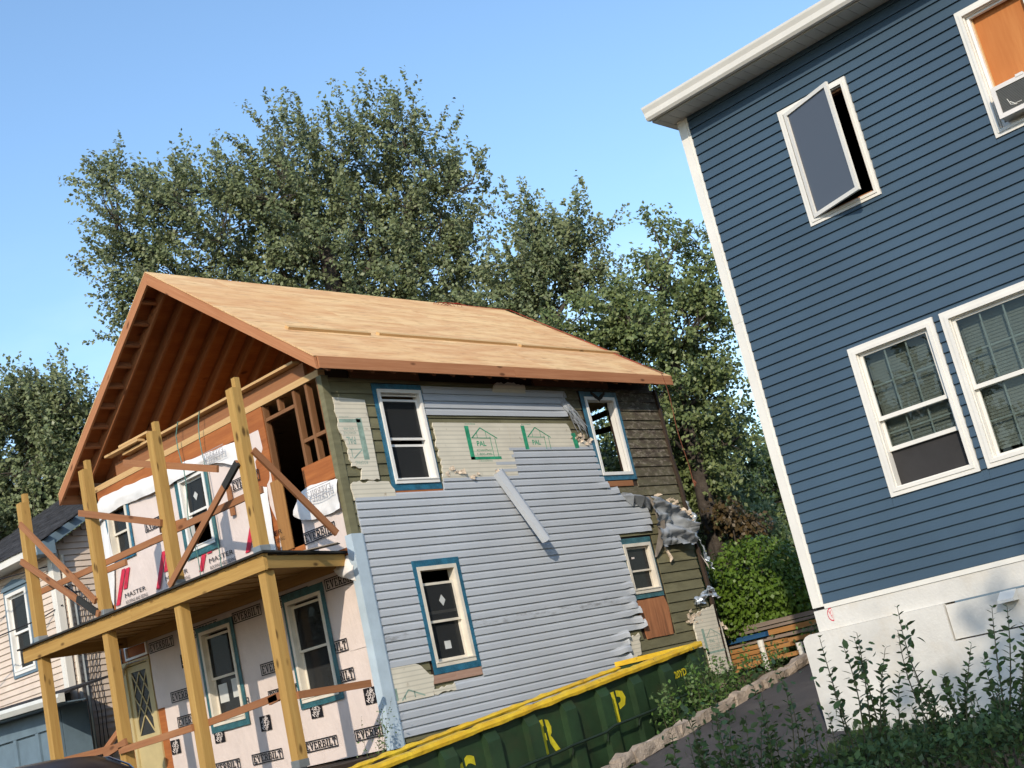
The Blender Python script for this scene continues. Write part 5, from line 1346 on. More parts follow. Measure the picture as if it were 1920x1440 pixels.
# casement, sash swung out on its left edge
w_ = casing(1.295, 2.195, 1.97, 3.41, 0.065).build('casement_window', 'white', B)
th = math.radians(18.5)
def SASH(u, v, d): return BLUE(1.385, 0, 0.02) + (BT * math.cos(th) + BN * math.sin(th)) * u + (BN * math.cos(th) - BT * math.sin(th)) * d + Vector((0, 0, v))
mb = MB(); mb.ring(SASH, 0.0, 0.745, 2.04, 3.345, 0.045, 0.0, 0.035); mb.build('sash', 'white', w_)
mb = MB(); mb.fbox(SASH, 0.047, 0.698, 2.087, 3.298, 0.010, 0.016); mb.build('pane', 'glassfrost', w_)
mb = MB(); mb.ring(BLUE, 1.373, 2.117, 2.05, 3.33, 0.022, -0.11, -0.03); mb.build('jamb', 'brace', w_)
for (v0, name) in ((0.0, 'a'), (0.0, 'b')): pass
for (ua, ub, lo, hi) in ((1.28, 2.31, (-0.70 - .02, -0.33), (-0.375, 0.40)), (2.39, 3.42, (-1.125, -0.345), (-0.385, 0.40))):
    w_ = casing(ua, ub, -1.20, 0.49, 0.085).build('window', 'white', B)
    i0, i1 = ua + .097, ub - .097
    for (a, b_), d in ((hi, -0.03), (lo, -0.07)):
        mb = MB(); mb.ring(BLUE, i0 + .002, i1 - .002, a, b_, 0.035, d - .016, d + .016, wb=.045); mb.build('sash', 'white', w_)
        mb = MB(); mb.fbox(BLUE, i0 + .037, i1 - .037, a + .045, b_ - .035, d - .003, d + .003); mb.build('pane', 'glass', w_)
        mb = MB(); W_ = i1 - i0 - .07
        for q in (1, 2): uu = i0 + .035 + W_ * q / 3; mb.fbox(BLUE, uu - .009, uu + .009, a + .045, b_ - .035, d - .012, d - .006)
        vm = (a + b_) / 2; mb.fbox(BLUE, i0 + .035, i1 - .035, vm - .009, vm + .009, d - .0145, d - .0125); mb.build('grille', 'muntin', w_)
    mb = MB(); v = 0.37
    low = -0.66 if ua < 2 else -1.02
    while v > low:
        mb.face([BLUE(i0 + .03, v, -.15), BLUE(i1 - .03, v, -.15), BLUE(i1 - .03, v - .037, -.142), BLUE(i0 + .03, v - .037, -.142)]); v -= 0.036
    mb.build('blind', 'blind', w_, kind='stuff')
    mb = MB(); mb.face([BLUE(i0, -1.1, -.092), BLUE(i1, -1.1, -.092), BLUE(i1, lo[0], -.092), BLUE(i0, lo[0], -.092)]); mb.build('insect_screen', 'screen', w_)
    mb = MB(); mb.face([BLUE(i0, low, -.16), BLUE(i1, low, -.16), BLUE(i1, .42, -.16), BLUE(i0, .42, -.16)]); mb.build('window_shade', 'blind', w_)
# boarded window with an air conditioner
w_ = casing(3.53, 4.49, 1.98, 3.425, 0.07).build('boarded_window', 'white', B)
mb = MB(); mb.fbox(BLUE, 3.615, 4.41, 2.42, 3.35, -.12, -.10, 'v'); mb.build('plywood_panel', 'ply_new', w_)
mb = MB(); mb.fbox(BLUE, 3.613, 3.655, 2.06, 3.35, -.099, -.07, 'v'); mb.build('jamb', 'pine', w_)
mb = MB(); mb.ring(BLUE, 3.615, 4.408, 2.06, 3.348, 0.03, -.069, -.02, wb=.05); mb.build('sash', 'vinylwhite', w_)
for uu in (4.20,):
    mb = MB(); mb.fbox(BLUE, uu, uu + .05, 2.46, 3.30, -.06, -.03, 'v'); mb.build('sash_stile', 'vinylwhite', w_)
AC = thing('air_conditioner', 'white window air conditioner jutting from the plywood-boarded window', 'air conditioner', BLUE(4.0, 2.08, 0.05))
mb = MB(); mb.fbox(BLUE, 3.68, 4.30, 2.10, 2.43, -.09, .16); mb.build('case', 'acwhite', AC)
mb = MB(); mb.ring(BLUE, 3.675, 4.305, 2.095, 2.435, 0.045, .161, .185); mb.build('front_rim', 'acwhite', AC)
mb = MB(); mb.fbox(BLUE, 3.72, 4.26, 2.14, 2.39, .1605, .166); mb.build('grille', 'acmetal', AC)
mb = MB()
for q in range(16): mb.fbox(BLUE, 3.722, 4.258, 2.147 + q * .015, 2.153 + q * .015, .1665, .176)
mb.build('fins', 'acmetal', AC, kind='stuff')
mb = MB(); mb.fbox(BLUE, 3.95, 4.03, 2.425, 2.452, .162, .19); mb.build('latch', 'acwhite', AC)
mb = MB(); mb.tube([BLUE(3.82, 2.22, .178), BLUE(3.86, 2.18, .179), BLUE(3.93, 2.18, .179)], .005, 4); mb.tube([BLUE(3.80, 2.26, .178), BLUE(3.82, 2.19, .179), BLUE(3.88, 2.165, .179)], .004, 4); mb.build('scratch_marks', 'white', AC, kind='stuff')

# ------------------------------------------------------------------ dumpster
D = thing('dumpster', 'long green ribbed steel dumpster with a worn yellow rim beside the grey-sided wall', 'dumpster', (0.3, -1.35, -3.75))
SLP = 0.083
def DZ(x): return -2.553 + SLP * x
DX0, DX1, DYN, DYF = -3.1, 3.80, -2.30, -0.90
def DF(u, v, d): return Vector((u, DYN - d, DZ(u) + v))
def DB(u, v, d): return Vector((u, DYF - d, DZ(u) + v - 0.06))
mb = MB(); mb.fbox(DF, DX0, DX1, -1.15, 0.0, -0.012, 0.0); mb.build('side_panel', 'dump', D)
mb = MB(); mb.fbox(DB, DX0, DX1, -1.15, 0.0, 0.0, 0.012); mb.build('side_panel', 'rust', D)
mb = MB(); mb.fbox(DF, DX0, DX1, -1.15, 0.0, -0.018, -0.0125); mb.build('inner_lining', 'rust', D)
for x in (DX0, DX1):
    mb = MB(); mb.prism([(x, DYN, DZ(x) - 1.15), (x, DYF, DZ(x) - 1.15), (x, DYF, DZ(x)), (x, DYN, DZ(x))], (-.02 if x > 0 else .02, 0, 0)); mb.build('end_panel', 'dump', D)
mb = MB(); mb.prism([(DX0, DYN, DZ(DX0) - 1.15), (DX1, DYN, DZ(DX1) - 1.15), (DX1, DYF, DZ(DX1) - 1.15), (DX0, DYF, DZ(DX0) - 1.15)], (0, 0, -.04)); mb.build('floor', 'rust', D)
x = -2.86
while x < DX1 - .3:
    mb = MB()
    pr = [DF(x, -1.10, 0), DF(x, -0.12, 0), DF(x, -.012, .0), DF(x, -.012, .03), DF(x, -0.14, .095), DF(x, -1.10, .095)]
    mb.prism(pr, DF(x + .21, 0, 0) - DF(x, 0, 0)); mb.build('rib', 'dump', D); x += 0.706
mb = MB(); mb.fbox(DF, DX1 - .12, DX1 + .02, -1.13, -.012, .001, .10); mb.build('corner_rib', 'dump', D)
# dented yellow rims: thin swept boxes with wobbling height
def rimline(FR_, d0, d1, h0, h1, seed, n=70, x0=DX0 - .02, x1=DX1 + .03, rough=1.0):
    mb = MB()
    for i in range(n + 1):
        u = x0 + (x1 - x0) * i / n
        w0 = .014 * nz3(u * 3.3, seed, 0) * rough; w1 = .018 * nz3(u * 5.1, seed, 4) * rough; w2 = .014 * nz3(u * 2.3, seed, 8) * rough
        for (d, v) in ((d0, h0 + w0), (d1 + w2, h0 + w0), (d1 + w2 + .012, (h0 + h1) / 2), (d1 + w2, h1 + w1), (d0, h1 + w1 + .008)):
            mb.v.append(tuple(FR_(u, v, d)))
    for i in range(n):
        for k in range(5):
            a = i * 5 + k; b_ = i * 5 + (k + 1) % 5; mb.f.append((a, a + 5, b_ + 5, b_)); mb.uv.append([(0, 0)] * 4); mb.mi.append(0)
    for e in (0, n): mb.f.append(tuple(e * 5 + k for k in range(5))); mb.uv.append([(0, 0)] * 5); mb.mi.append(0)
    return mb
rimline(DF, -0.02, 0.085, 0.0, 0.072, 1.0, rough=1.3).build('rim', 'yellow', D)
rimline(DB, -0.06, 0.02, 0.012, 0.058, 6.0, rough=1.5).build('rim', 'yellow', D)
mb = MB(); mb.prism([(DX1 + .03, DYN - .09, DZ(DX1)), (DX1 + .03, DYF + .05, DZ(DX1)), (DX1 + .03, DYF + .05, DZ(DX1) + .07), (DX1 + .03, DYN - .09, DZ(DX1) + .07)], (-.07, 0, 0)); mb.build('rim', 'yellow', D)
for (s_, ua, ub, va, vb) in (('C', -1.19, -.91, -.63, -.19), ('R', 0.24, .53, -.53, -.13), ('P', 1.67, 1.98, -.53, -.135)):
    mb = MB(); put2d(mb, text_geo(s_, .03), DF, ua, ub, va, vb, .004); mb.build('stencil_letter', 'yellowink', D)
    # the stencil's bridges
    mb = MB(); uu = ua + (ub - ua) * .36; mb.prism([DF(uu, va - .01, .006), DF(uu + .035, va - .01, .006), DF(uu + .015, vb + .01, .006), DF(uu - .02, vb + .01, .006)], (0, -.001, 0)); mb.build('stencil_bridge', 'dump', D)
mb = MB(); put2d(mb, text_geo('20YD', .02), DF, 3.13, 3.42, -.29, -.19, .004); mb.build('stencil_number', 'yellowink', D)
mb = MB()
P_ = [(-3.0, -2.43, -3.29), (-1.2, -2.44, -3.20), (-0.2, -2.45, -3.09), (.25, -2.45, -3.065), (.6, -2.45, -3.03), (1.25, -2.45, -2.99), (1.45, -2.45, -2.94), (1.8, -2.45, -2.92), (2.3, -2.46, -2.885), (2.85, -2.46, -2.82), (3.3, -2.44, -2.80)]
mb.tube(P_, .018, 6)
for x, za, zb in ((.62, -3.03, -3.14), (1.32, -2.97, -3.10), (2.0, -2.91, -3.02)): mb.tube([(x, -2.44, za), (x - .02, -2.41, zb)], .010, 5)
tag(mb.build('hose', 'hose'), 'dark green hose slung along the ribbed side of the green dumpster', 'hose')

# ------------------------------------------------------------------ stone kerb between dumpster and driveway
KB = thing('stone_kerb', 'uneven row of pale rough stones edging the asphalt driveway', 'kerb', (3, -2.95, -3.2))
KR = random.Random(17)
x = -1.6
while x < 9.0:
    ln = KR.uniform(.25, .62); hgt = KR.uniform(.09, .15); wd = KR.uniform(.14, .22)
    bm = MB(); cx, cy = x + ln / 2, -2.93 + KR.uniform(-.03, .03); cz = hd(cx, -3) + .0
    nx_, ny_, nz_ = 4, 2, 2; seed = KR.random() * 50
    vid = {}
    for i in range(nx_ + 1):
        for j in range(ny_ + 1):
            for k in range(nz_ + 1):
                if 0 < i < nx_ and 0 < j < ny_ and 0 < k < nz_: continue
                p = Vector(((i / nx_ - .5) * ln, (j / ny_ - .5) * wd, k / nz_ * hgt))
                rr = 1 - .12 * (abs(i / nx_ - .5) * 2) ** 3 - .10 * (k / nz_) ** 3
                q = Vector((p.x, p.y * rr, p.z * (1 - .15 * (abs(i / nx_ - .5) * 2) ** 4)))
                q += Vector((nz3(q.x * 6, q.y * 6, q.z * 6 + seed), nz3(q.x * 6 + 9, q.y * 6, q.z * 6 + seed), nz3(q.x * 6, q.y * 6 + 9, q.z * 6 + seed))) * .045
                vid[i, j, k] = len(bm.v); bm.v.append((cx + q.x, cy + q.y, cz + q.z + .129 * q.x))
    def qf(a, b_, c_, e): bm.f.append((vid[a], vid[b_], vid[c_], vid[e])); bm.uv.append([(0, 0)] * 4); bm.mi.append(0)
    for i in range(nx_):
        for j in range(ny_):
            for k in (0, nz_): qf((i, j, k), (i + 1, j, k), (i + 1, j + 1, k), (i, j + 1, k))
        for k in range(nz_):
            for j in (0, ny_): qf((i, j, k), (i + 1, j, k), (i + 1, j, k + 1), (i, j, k + 1))
    for j in range(ny_):
        for k in range(nz_):
            for i in (0, nx_): qf((i, j, k), (i, j + 1, k), (i, j + 1, k + 1), (i, j, k + 1))
    bm.build('stone', 'concrete', KB, smooth=False); x += ln + KR.uniform(.0, .03)

# ------------------------------------------------------------------ pink-beige house on the left
N = thing('beige_house', 'pink-beige sided house with dark shingled roof and grey enclosed porch left of the porch frame', 'house', (3.5, 10.5, -3.2))
NW = [(9.30, 10.09, 0.08, 1.58)]
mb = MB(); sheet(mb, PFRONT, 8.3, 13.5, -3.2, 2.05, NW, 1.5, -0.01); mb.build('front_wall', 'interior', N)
mb = MB(); sheet(mb, PSIDE, 0.3, 7.0, -3.2, 2.05, (), 1.5, -0.01); mb.prism([(0.31, 8.31, 2.05), (6.9, 8.31, 2.05), (3.6, 8.31, 4.0)], (0, .02, 0)); mb.build('gable_wall', 'pink', N)
mb = MB(); mb.box(0.4, 7.0, 13.4, 13.5, -3.2, 2.05); mb.box(6.9, 7.0, 8.4, 13.4, -3.2, 2.05); mb.build('rear_wall', 'pink', N)
mb = MB(); mb.box(1.6, 1.7, 8.4, 13.4, -3.0, 2.0); mb.build('partition', 'interior', N)
z = -2.95
while z < 1.9:
    zt = z + 0.1127
    for a, b_ in cut(8.42, 12.8, [(9.22, 10.17, 0.02, 1.66), (7.4, 13, -3.2, -0.60)], z, zt, .004):
        mb = MB(); lap(mb, PFRONT, a, b_, z, zt, 'lap'); mb.build('siding_course', 'pink', N)
    rips(PFRONT, [(9.22, 10.17, 0.02, 1.66)], z, zt, 'pink', N)
    mb = MB(); lap(mb, PSIDE, 0.44, 3.2, z, zt, 'lap'); mb.build('siding_course', 'pink', N)
    z = zt
k = 0
while z < 3.6:
    x0_ = 0.35 + (z - 2.0) / .58
    if x0_ > 3.1: break
    mb = MB(); lap(mb, PSIDE, x0_, 3.4, z, z + .1127, 'lap'); mb.build('siding_course', 'pink', N); z += .1127
mb = MB(); mb.box(0.27, 0.40, 8.262, 8.30, -3.1, 2.0, 2); mb.box(0.262, 0.30, 8.30, 8.415, -3.1, 2.0, 2); mb.build('corner_post', 'white', N)
mb = MB(); mb.tube([(0.46, 8.24, 1.9), (0.46, 8.22, 1.0), (0.46, 8.22, -3.0)], .035, 8); mb.build('downspout', 'cream', N)
mb = MB(); mb.tube([(0.60, 8.25, 1.2), (0.60, 8.25, -3.0)], .028, 6); mb.build('conduit', 'galv', N)
w_ = double_hung(N, PFRONT, 9.30, 10.09, 0.08, 1.58, 0.06, 0.05, 'vinylwhite', None, None, 'glassdark', 0.045)
mb = MB(); mb.ring(PFRONT, 9.235, 10.155, 0.03, 1.64, 0.063, 0.0, 0.04); mb.prism([PFRONT(u, v, .041) for u, v in ((9.2, 1.64), (10.19, 1.64), (10.1, 1.72), (9.695, 1.80), (9.29, 1.72))], (-.03, 0, 0)); mb.build('casing', 'greyblue', w_)
mb = MB(); mb.face([PFRONT(9.37, .15, -.10), PFRONT(10.0, .15, -.10), PFRONT(10.0, 1.5, -.10), PFRONT(9.37, 1.5, -.10)]); mb.build('curtain', 'blind', w_)
# roof: courses of shingles, fascia, return
RZ = lambda x: 2.09 + 0.58 * (x + 0.10)
mb = MB(); mb.prism([(-0.10, 8.02, RZ(-.1)), (3.6, 8.02, RZ(3.6)), (3.6, 13.6, RZ(3.6)), (-0.10, 13.6, RZ(-.1))], (0, 0, -.08)); mb.prism([(7.3, 8.02, RZ(-.1)), (3.6, 8.02, RZ(3.6)), (3.6, 13.6, RZ(3.6)), (7.3, 13.6, RZ(-.1))], (0, 0, -.08)); rf = mb.build('roof', 'shingle', N)
q = 0; x = -0.16; SR = random.Random(4)
while x < 3.55:
    mb = MB()
    y = 8.0 - (0.1 if q % 2 else 0)
    while y < 13.6:
        ln = SR.uniform(.22, .40); j = SR.uniform(0, .008)
        mb.prism([(x, y, RZ(x) + .014 + j), (x, y + ln - .006, RZ(x) + .014 + j), (x + .15, y + ln - .006, RZ(x + .15) + .004), (x + .15, y, RZ(x + .15) + .004)], (0, 0, -.010)); y += ln
    mb.build('shingle_course', 'shingle', rf, kind='stuff'); x += .135; q += 1
mb = MB(); mb.box(-0.13, -0.10, 8.0, 13.6, 1.93, 2.085, 1); mb.build('fascia_board', 'white', N)
mb = MB(); mb.box(-0.10, 0.26, 8.05, 13.6, 1.935, 1.95, 1); mb.build('soffit', 'soffit', N)
mb = MB(); mb.prism([(-0.10, 8.0, 2.06), (3.6, 8.0, RZ(3.6) - .03), (3.6, 8.0, RZ(3.6) - .20), (0.0, 8.0, 1.93)], (0, .03, 0)); mb.build('rake_board', 'greyblue', N)
mb = MB(); mb.prism([(-0.13, 7.97, 1.88), (0.22, 7.97, 1.88), (0.22, 7.97, 2.16), (-0.13, 7.97, 2.08)], (0, .30, 0)); mb.build('eave_return', 'greyblue', N)
# enclosed porch with a shallow roof
mb = MB(); mb.prism([(-0.60, 6.85, -0.66), (0.28, 6.95, -0.50), (0.28, 13.0, -0.42), (-0.60, 13.0, -0.50)], (0, 0, .04)); mb.build('porch_roof', 'shingle', N)
mb = MB(); gp = [(-.62, -.60), (-.72, -.60), (-.74, -.66), (-.70, -.74), (-.62, -.74)]; mb.prism([(x, 6.83, z_ - .04) for x, z_ in gp], (0, 6.0, .12)); mb.build('porch_gutter', 'soffit', N)
mb = MB(); mb.prism([(-0.61, 6.86, -.80), (-0.61, 13, -.70), (-0.25, 13, -.70), (-0.25, 6.86, -.80)], (0, 0, .02)); mb.build('porch_soffit', 'greyblue', N)
mb = MB(); mb.box(-0.27, -0.25, 7.72, 12.9, -3.1, -.76); mb.build('porch_front', 'greyblue', N)
mb = MB(); mb.box(-0.24, 0.25, 7.72, 7.74, -3.1, -.76); mb.build('porch_side', 'greyblue', N)
for y in (7.72, 8.45, 9.25, 10.1):
    mb = MB(); mb.box(-0.31, -0.272, y, y + .11, -3.1, -1.10, 2); mb.build('porch_trim', 'greyblue', N)
mb = MB(); mb.box(-0.315, -0.272, 7.72, 12.9, -1.098, -.80, 1); mb.build('porch_header', 'greyblue', N)
for (pts, lab) in (([(-14, 30, 4.5), (-6, 18, 2.2), (-1.5, 11.5, 1.75), (0.2, 8.32, 1.72)], 'black utility cable drooping to the corner of the beige house under its eave'),
                   ([(-14, 30, 1.6), (-6, 18, 0.4), (-1.5, 11.5, 0.45), (0.1, 8.6, 0.85), (0.35, 8.24, 1.0)], 'black utility cable drooping across the beige front below the window head')):
    mb = MB(); P_ = []
    for i in range(len(pts) - 1):
        for j in range(6):
            t_ = j / 6; P_.append(Vector(pts[i]).lerp(Vector(pts[i + 1]), t_))
    P_.append(Vector(pts[-1])); mb.tube(P_, .012, 5); tag(mb.build('utility_cable', 'cable'), lab, 'cable', 'utility cables at the beige house')
mb = MB(); CR = random.Random(8)
for (x, xo) in ((.70, 0), (.78, .02), (.86, .05)):
    mb.tube([(x + .015 * math.sin(i * 1.7 + x * 9), 8.24 + .01 * math.cos(i), 1.3 - i * .28) for i in range(16)], .008, 4)
for q in range(3): mb.tube([(0.5 + .12 * math.sin(i * .9 + q), 8.2 - .06 * abs(math.cos(i * .8)), 1.2 + .14 * math.cos(i * .9 + q * 2)) for i in range(9)], .009, 4)
tag(mb.build('cable_bundle', 'cable'), 'tangled bundle of black cables running down the beige gable wall', 'cable')

# ------------------------------------------------------------------ parked car (only its roof reaches the frame)
CX, CY = -4.35, 0.75
CAR = thing('parked_car', 'black car parked before the porch, only its rounded roof showing', 'car', (CX, CY, -3.40))
def CARP(x, y, z): return (CX + x, CY + y, -3.40 + z)
def loft(secs, mat, name, parent, smooth=True):
    mb = MB(); n = len(secs[0])
    for s_ in secs:
        for p in s_: mb.v.append(CARP(*p))
    for i in range(len(secs) - 1):
        for k in range(n):
            a = i * n + k; b_ = i * n + (k + 1) % n; mb.f.append((a, b_, b_ + n, a + n)); mb.uv.append([(0, 0)] * 4); mb.mi.append(0)
    for e in (0, len(secs) - 1): mb.f.append(tuple(e * n + k for k in range(n))); mb.uv.append([(0, 0)] * n); mb.mi.append(0)
    return mb.build(name, mat, parent, smooth=smooth)
secs = []
for (y, zt, w_h) in ((-2.25, .62, .70), (-2.1, .80, .82), (-1.2, .90, .88), (0, .94, .90), (1.4, .96, .89), (2.0, .90, .84), (2.2, .70, .74)):
    secs.append([(-w_h, y, .25), (-w_h - .02, y, zt * .6), (-w_h + .05, y, zt), (w_h - .05, y, zt), (w_h + .02, y, zt * .6), (w_h, y, .25)])
loft(secs, 'carpaint', 'body', CAR)
secs = []
for (y, zt, w_h) in ((-1.20, .93, .74), (-.75, 1.32, .62), (-.35, 1.485, .58), (.2, 1.53, .57), (.8, 1.51, .57), (1.25, 1.42, .58), (1.75, .95, .72)):
    secs.append([(-w_h - .12 * (zt > 1), y, .9), (-w_h - .03, y, zt - .06), (-w_h + .12, y, zt - .01), (-w_h + .32, y, zt + .012), (w_h - .32, y, zt + .012), (w_h - .12, y, zt - .01), (w_h + .03, y, zt - .06), (w_h + .12 * (zt > 1), y, .9)])
loft(secs, 'carpaint', 'cabin', CAR)
for sx in (-1, 1):
    mb = MB(); mb.face([CARP(sx * .73, -.9, .97), CARP(sx * .73, 1.4, .97), CARP(sx * .645, 1.1, 1.36), CARP(sx * .645, -.5, 1.36)]); mb.build('side_window', 'glassdark', CAR)
    mb = MB(); mb.tube([CARP(sx * .735, -1.0, .98), CARP(sx * .66, -.68, 1.30), CARP(sx * .63, -.35, 1.43), CARP(sx * .62, .3, 1.475), CARP(sx * .63, 1.0, 1.44), CARP(sx * .73, 1.5, 1.0)], .012, 5); mb.build('window_trim', 'chrome', CAR)
    for yy in (-1.4, 1.35):
        mb = MB(); mb.tube([CARP(sx * .70, yy, .31), CARP(sx * .92, yy, .31)], .31, 18); wl_ = mb.build('wheel', 'rubber', CAR)
        mb = MB(); mb.tube([CARP(sx * .90, yy, .31), CARP(sx * .935, yy, .31)], .19, 14); mb.build('rim', 'galv', wl_)
for yy in (-2.26, 2.215):
    for sx in (-1, 1):
        mb = MB(); mb.box(CX + sx * .5 - .14, CX + sx * .5 + .14, CY + yy - .02, CY + yy + .02, -2.86, -2.76); mb.build('headlight' if yy < 0 else 'tail_light', 'acwhite' if yy < 0 else 'inkred', CAR)

# ------------------------------------------------------------------ lumber stack, posts, rubble at the rear of the yard
LR = random.Random(6)
def plank(y0, y1, x, z, w, h, mat, lab, tilt=0.0, group='planks stacked behind the driveway'):
    mb = MB(); mb.beam((x, y0, z), (x + .05, y1, z + tilt), w, h); o = mb.build('plank', mat)
    tag(o, lab, 'plank', group); return o
plank(-2.2, 1.9, 9.55, -2.06, .30, .075, 'plankgrey', 'weathered grey plank lying on top of the stacked planks')
plank(-2.2, 1.9, 9.5, -2.14, .28, .05, 'plankgrey', 'second grey plank just under the topmost grey one')
plank(-.05, 1.7, 9.42, -2.24, .26, .085, 'plankblue', 'bright blue plank in the stack behind the driveway')
plank(-2.2, -.1, 9.40, -2.235, .26, .09, 'plank', 'broad orange plank right of the blue one, just under the grey boards')
plank(-2.2, 1.0, 9.46, -2.335, .26, .06, 'plankgrey', 'dark grey plank sandwiched between orange ones')
for i, (a, b_) in enumerate(((-.4, 1.5), (-.5, 1.4), (-.3, 1.6), (-.6, 1.3))):
    plank(a, b_, 9.40 + .03 * LR.uniform(-1, 1), -2.425 - i * .088, .27, .072, 'plank', ('uppermost', 'second', 'third', 'lowest')[i] + ' of four orange planks below the blue one behind the white pipe', 0.0)
plank(-2.2, -.45, 9.42, -2.44, .26, .075, 'plank', 'orange plank in the lower right of the stack, behind the weeds')
plank(-2.2, -.55, 9.46, -2.55, .26, .055, 'plankgrey', 'grey plank under the lower right orange one')
for (x, y, zb, zt, lab) in ((8.95, -.13, -2.95, -2.33, 'taller white pipe standing before the orange planks'), (9.0, -.86, -2.85, -2.52, 'short white pipe stub at the far end of the kerb')):
    mb = MB(); mb.tube([(x, y, zb - .2), (x - .01, y + .01, zt - .03), (x - .01, y + .01, zt)], .05, 10); mb.tube([(x - .01, y + .01, zt - .12), (x - .01, y + .01, zt + .005)], .058, 10)
    tag(mb.build('pipe', 'white'), lab, 'pipe')
for i in range(9):
    x, y = 9.0 + LR.uniform(-.3, .25), .25 + LR.uniform(-.35, .5); mb = MB(); a = LR.uniform(0, 3); c_ = Vector((math.cos(a), math.sin(a), LR.uniform(-.3, .3))) * LR.uniform(.07, .12)
    p = Vector((x, y, -2.80 + LR.uniform(0, .14))); mb.beam(p - c_, p + c_, .10, .065)
    tag(mb.build('brick', 'rust' if i % 3 == 0 else 'plank'), 'broken brick in the rubble heap under the orange planks', 'brick', 'broken bricks under the planks')

# far grey-blue house behind the trees
FH = thing('far_house', 'distant grey-blue sided house with a white eave seen between trees and blue house', 'house', (38, 11, -2))
FW = lambda u, v, d: Vector((35 - d, u, v))
mb = MB(); mb.box(35.02, 44, 4, 14.2, -3.5, 2.35); mb.build('wall', 'greyblue', FH)
v = -1.0
while v < 2.3:
    mb = MB(); lap(mb, FW, 4, 14.2, v, v + .13, 'lap'); mb.build('siding_course', 'grey', FH); v += .13
mb = MB(); mb.box(34.6, 34.9, 3.6, 14.6, 2.36, 2.55, 1); mb.build('eave', 'white', FH)
mb = MB(); mb.prism([(34.7, 3.6, 2.56), (34.7, 14.6, 2.56), (39.5, 14.6, 4.4), (39.5, 3.6, 4.4)], (0, 0, .1)); mb.build('roof', 'shingle', FH)

# ------------------------------------------------------------------ vegetation
def leaves(name, P0, D, Nn, S, mat, parent=None, seed=0, wid=0.30, fold=0.10, kind=None, origin=None, fine=False, tint=None):
    """leaf blades: base point, direction, surface normal, length"""
    P0 = np.asarray(P0, float); D = np.asarray(D, float); Nn = np.asarray(Nn, float); S = np.asarray(S, float)[:, None]
    D /= np.linalg.norm(D, axis=1, keepdims=True) + 1e-9
    Sd = np.cross(D, Nn); Sd /= np.linalg.norm(Sd, axis=1, keepdims=True) + 1e-9
    Up = np.cross(Sd, D); n = len(P0)
    if fine:
        pts = [P0, P0 + D * S * .30 + Sd * S * wid * .85 + Up * S * fold, P0 + D * S * .66 + Sd * S * wid * .80 + Up * S * fold * .7, P0 + D * S - Up * S * fold * .8,
               P0 + D * S * .66 - Sd * S * wid * .80 + Up * S * fold * .7, P0 + D * S * .30 - Sd * S * wid * .85 + Up * S * fold, P0 + D * S * .48]
        V = np.stack(pts, 1).reshape(-1, 3); m_ = 7
        loc = [(0, 1, 2, 6), (6, 2, 3), (6, 3, 4), (0, 6, 4, 5)]
    else:
        pts = [P0, P0 + D * S * .48 + Sd * S * wid + Up * S * fold, P0 + D * S, P0 + D * S * .48 - Sd * S * wid + Up * S * fold]
        V = np.stack(pts, 1).reshape(-1, 3); m_ = 4; loc = [(0, 1, 2, 3)]
    o = np.array(origin if origin is not None else V.mean(0)); V = V - o
    me = bpy.data.meshes.new(name)
    base = np.arange(n) * m_
    li = np.concatenate([np.concatenate([base[:, None] + k for k in f], 1) for f in loc], 1).reshape(-1)
    tot = [len(f) for f in loc]; totals = np.tile(np.array(tot), n); starts = np.concatenate([[0], np.cumsum(totals)[:-1]])
    me.vertices.add(len(V)); me.vertices.foreach_set('co', V.astype(np.float32).reshape(-1))
    me.loops.add(len(li)); me.loops.foreach_set('vertex_index', li.astype(np.int32))
    me.polygons.add(len(totals)); me.polygons.foreach_set('loop_start', starts.astype(np.int32))
    at = me.attributes.new('tint', 'FLOAT', 'POINT')
    rs = np.random.RandomState(seed + 99); at.data.foreach_set('value', np.repeat(rs.rand(n) if tint is None else tint, m_).astype(np.float32))
    me.materials.append(M[mat]); me.update(calc_edges=True)
    return link(name, me, Vector(o), parent, None, kind)

def rdir(rs, n):
    v = rs.normal(size=(n, 3)); return v / np.linalg.norm(v, axis=1, keepdims=True)

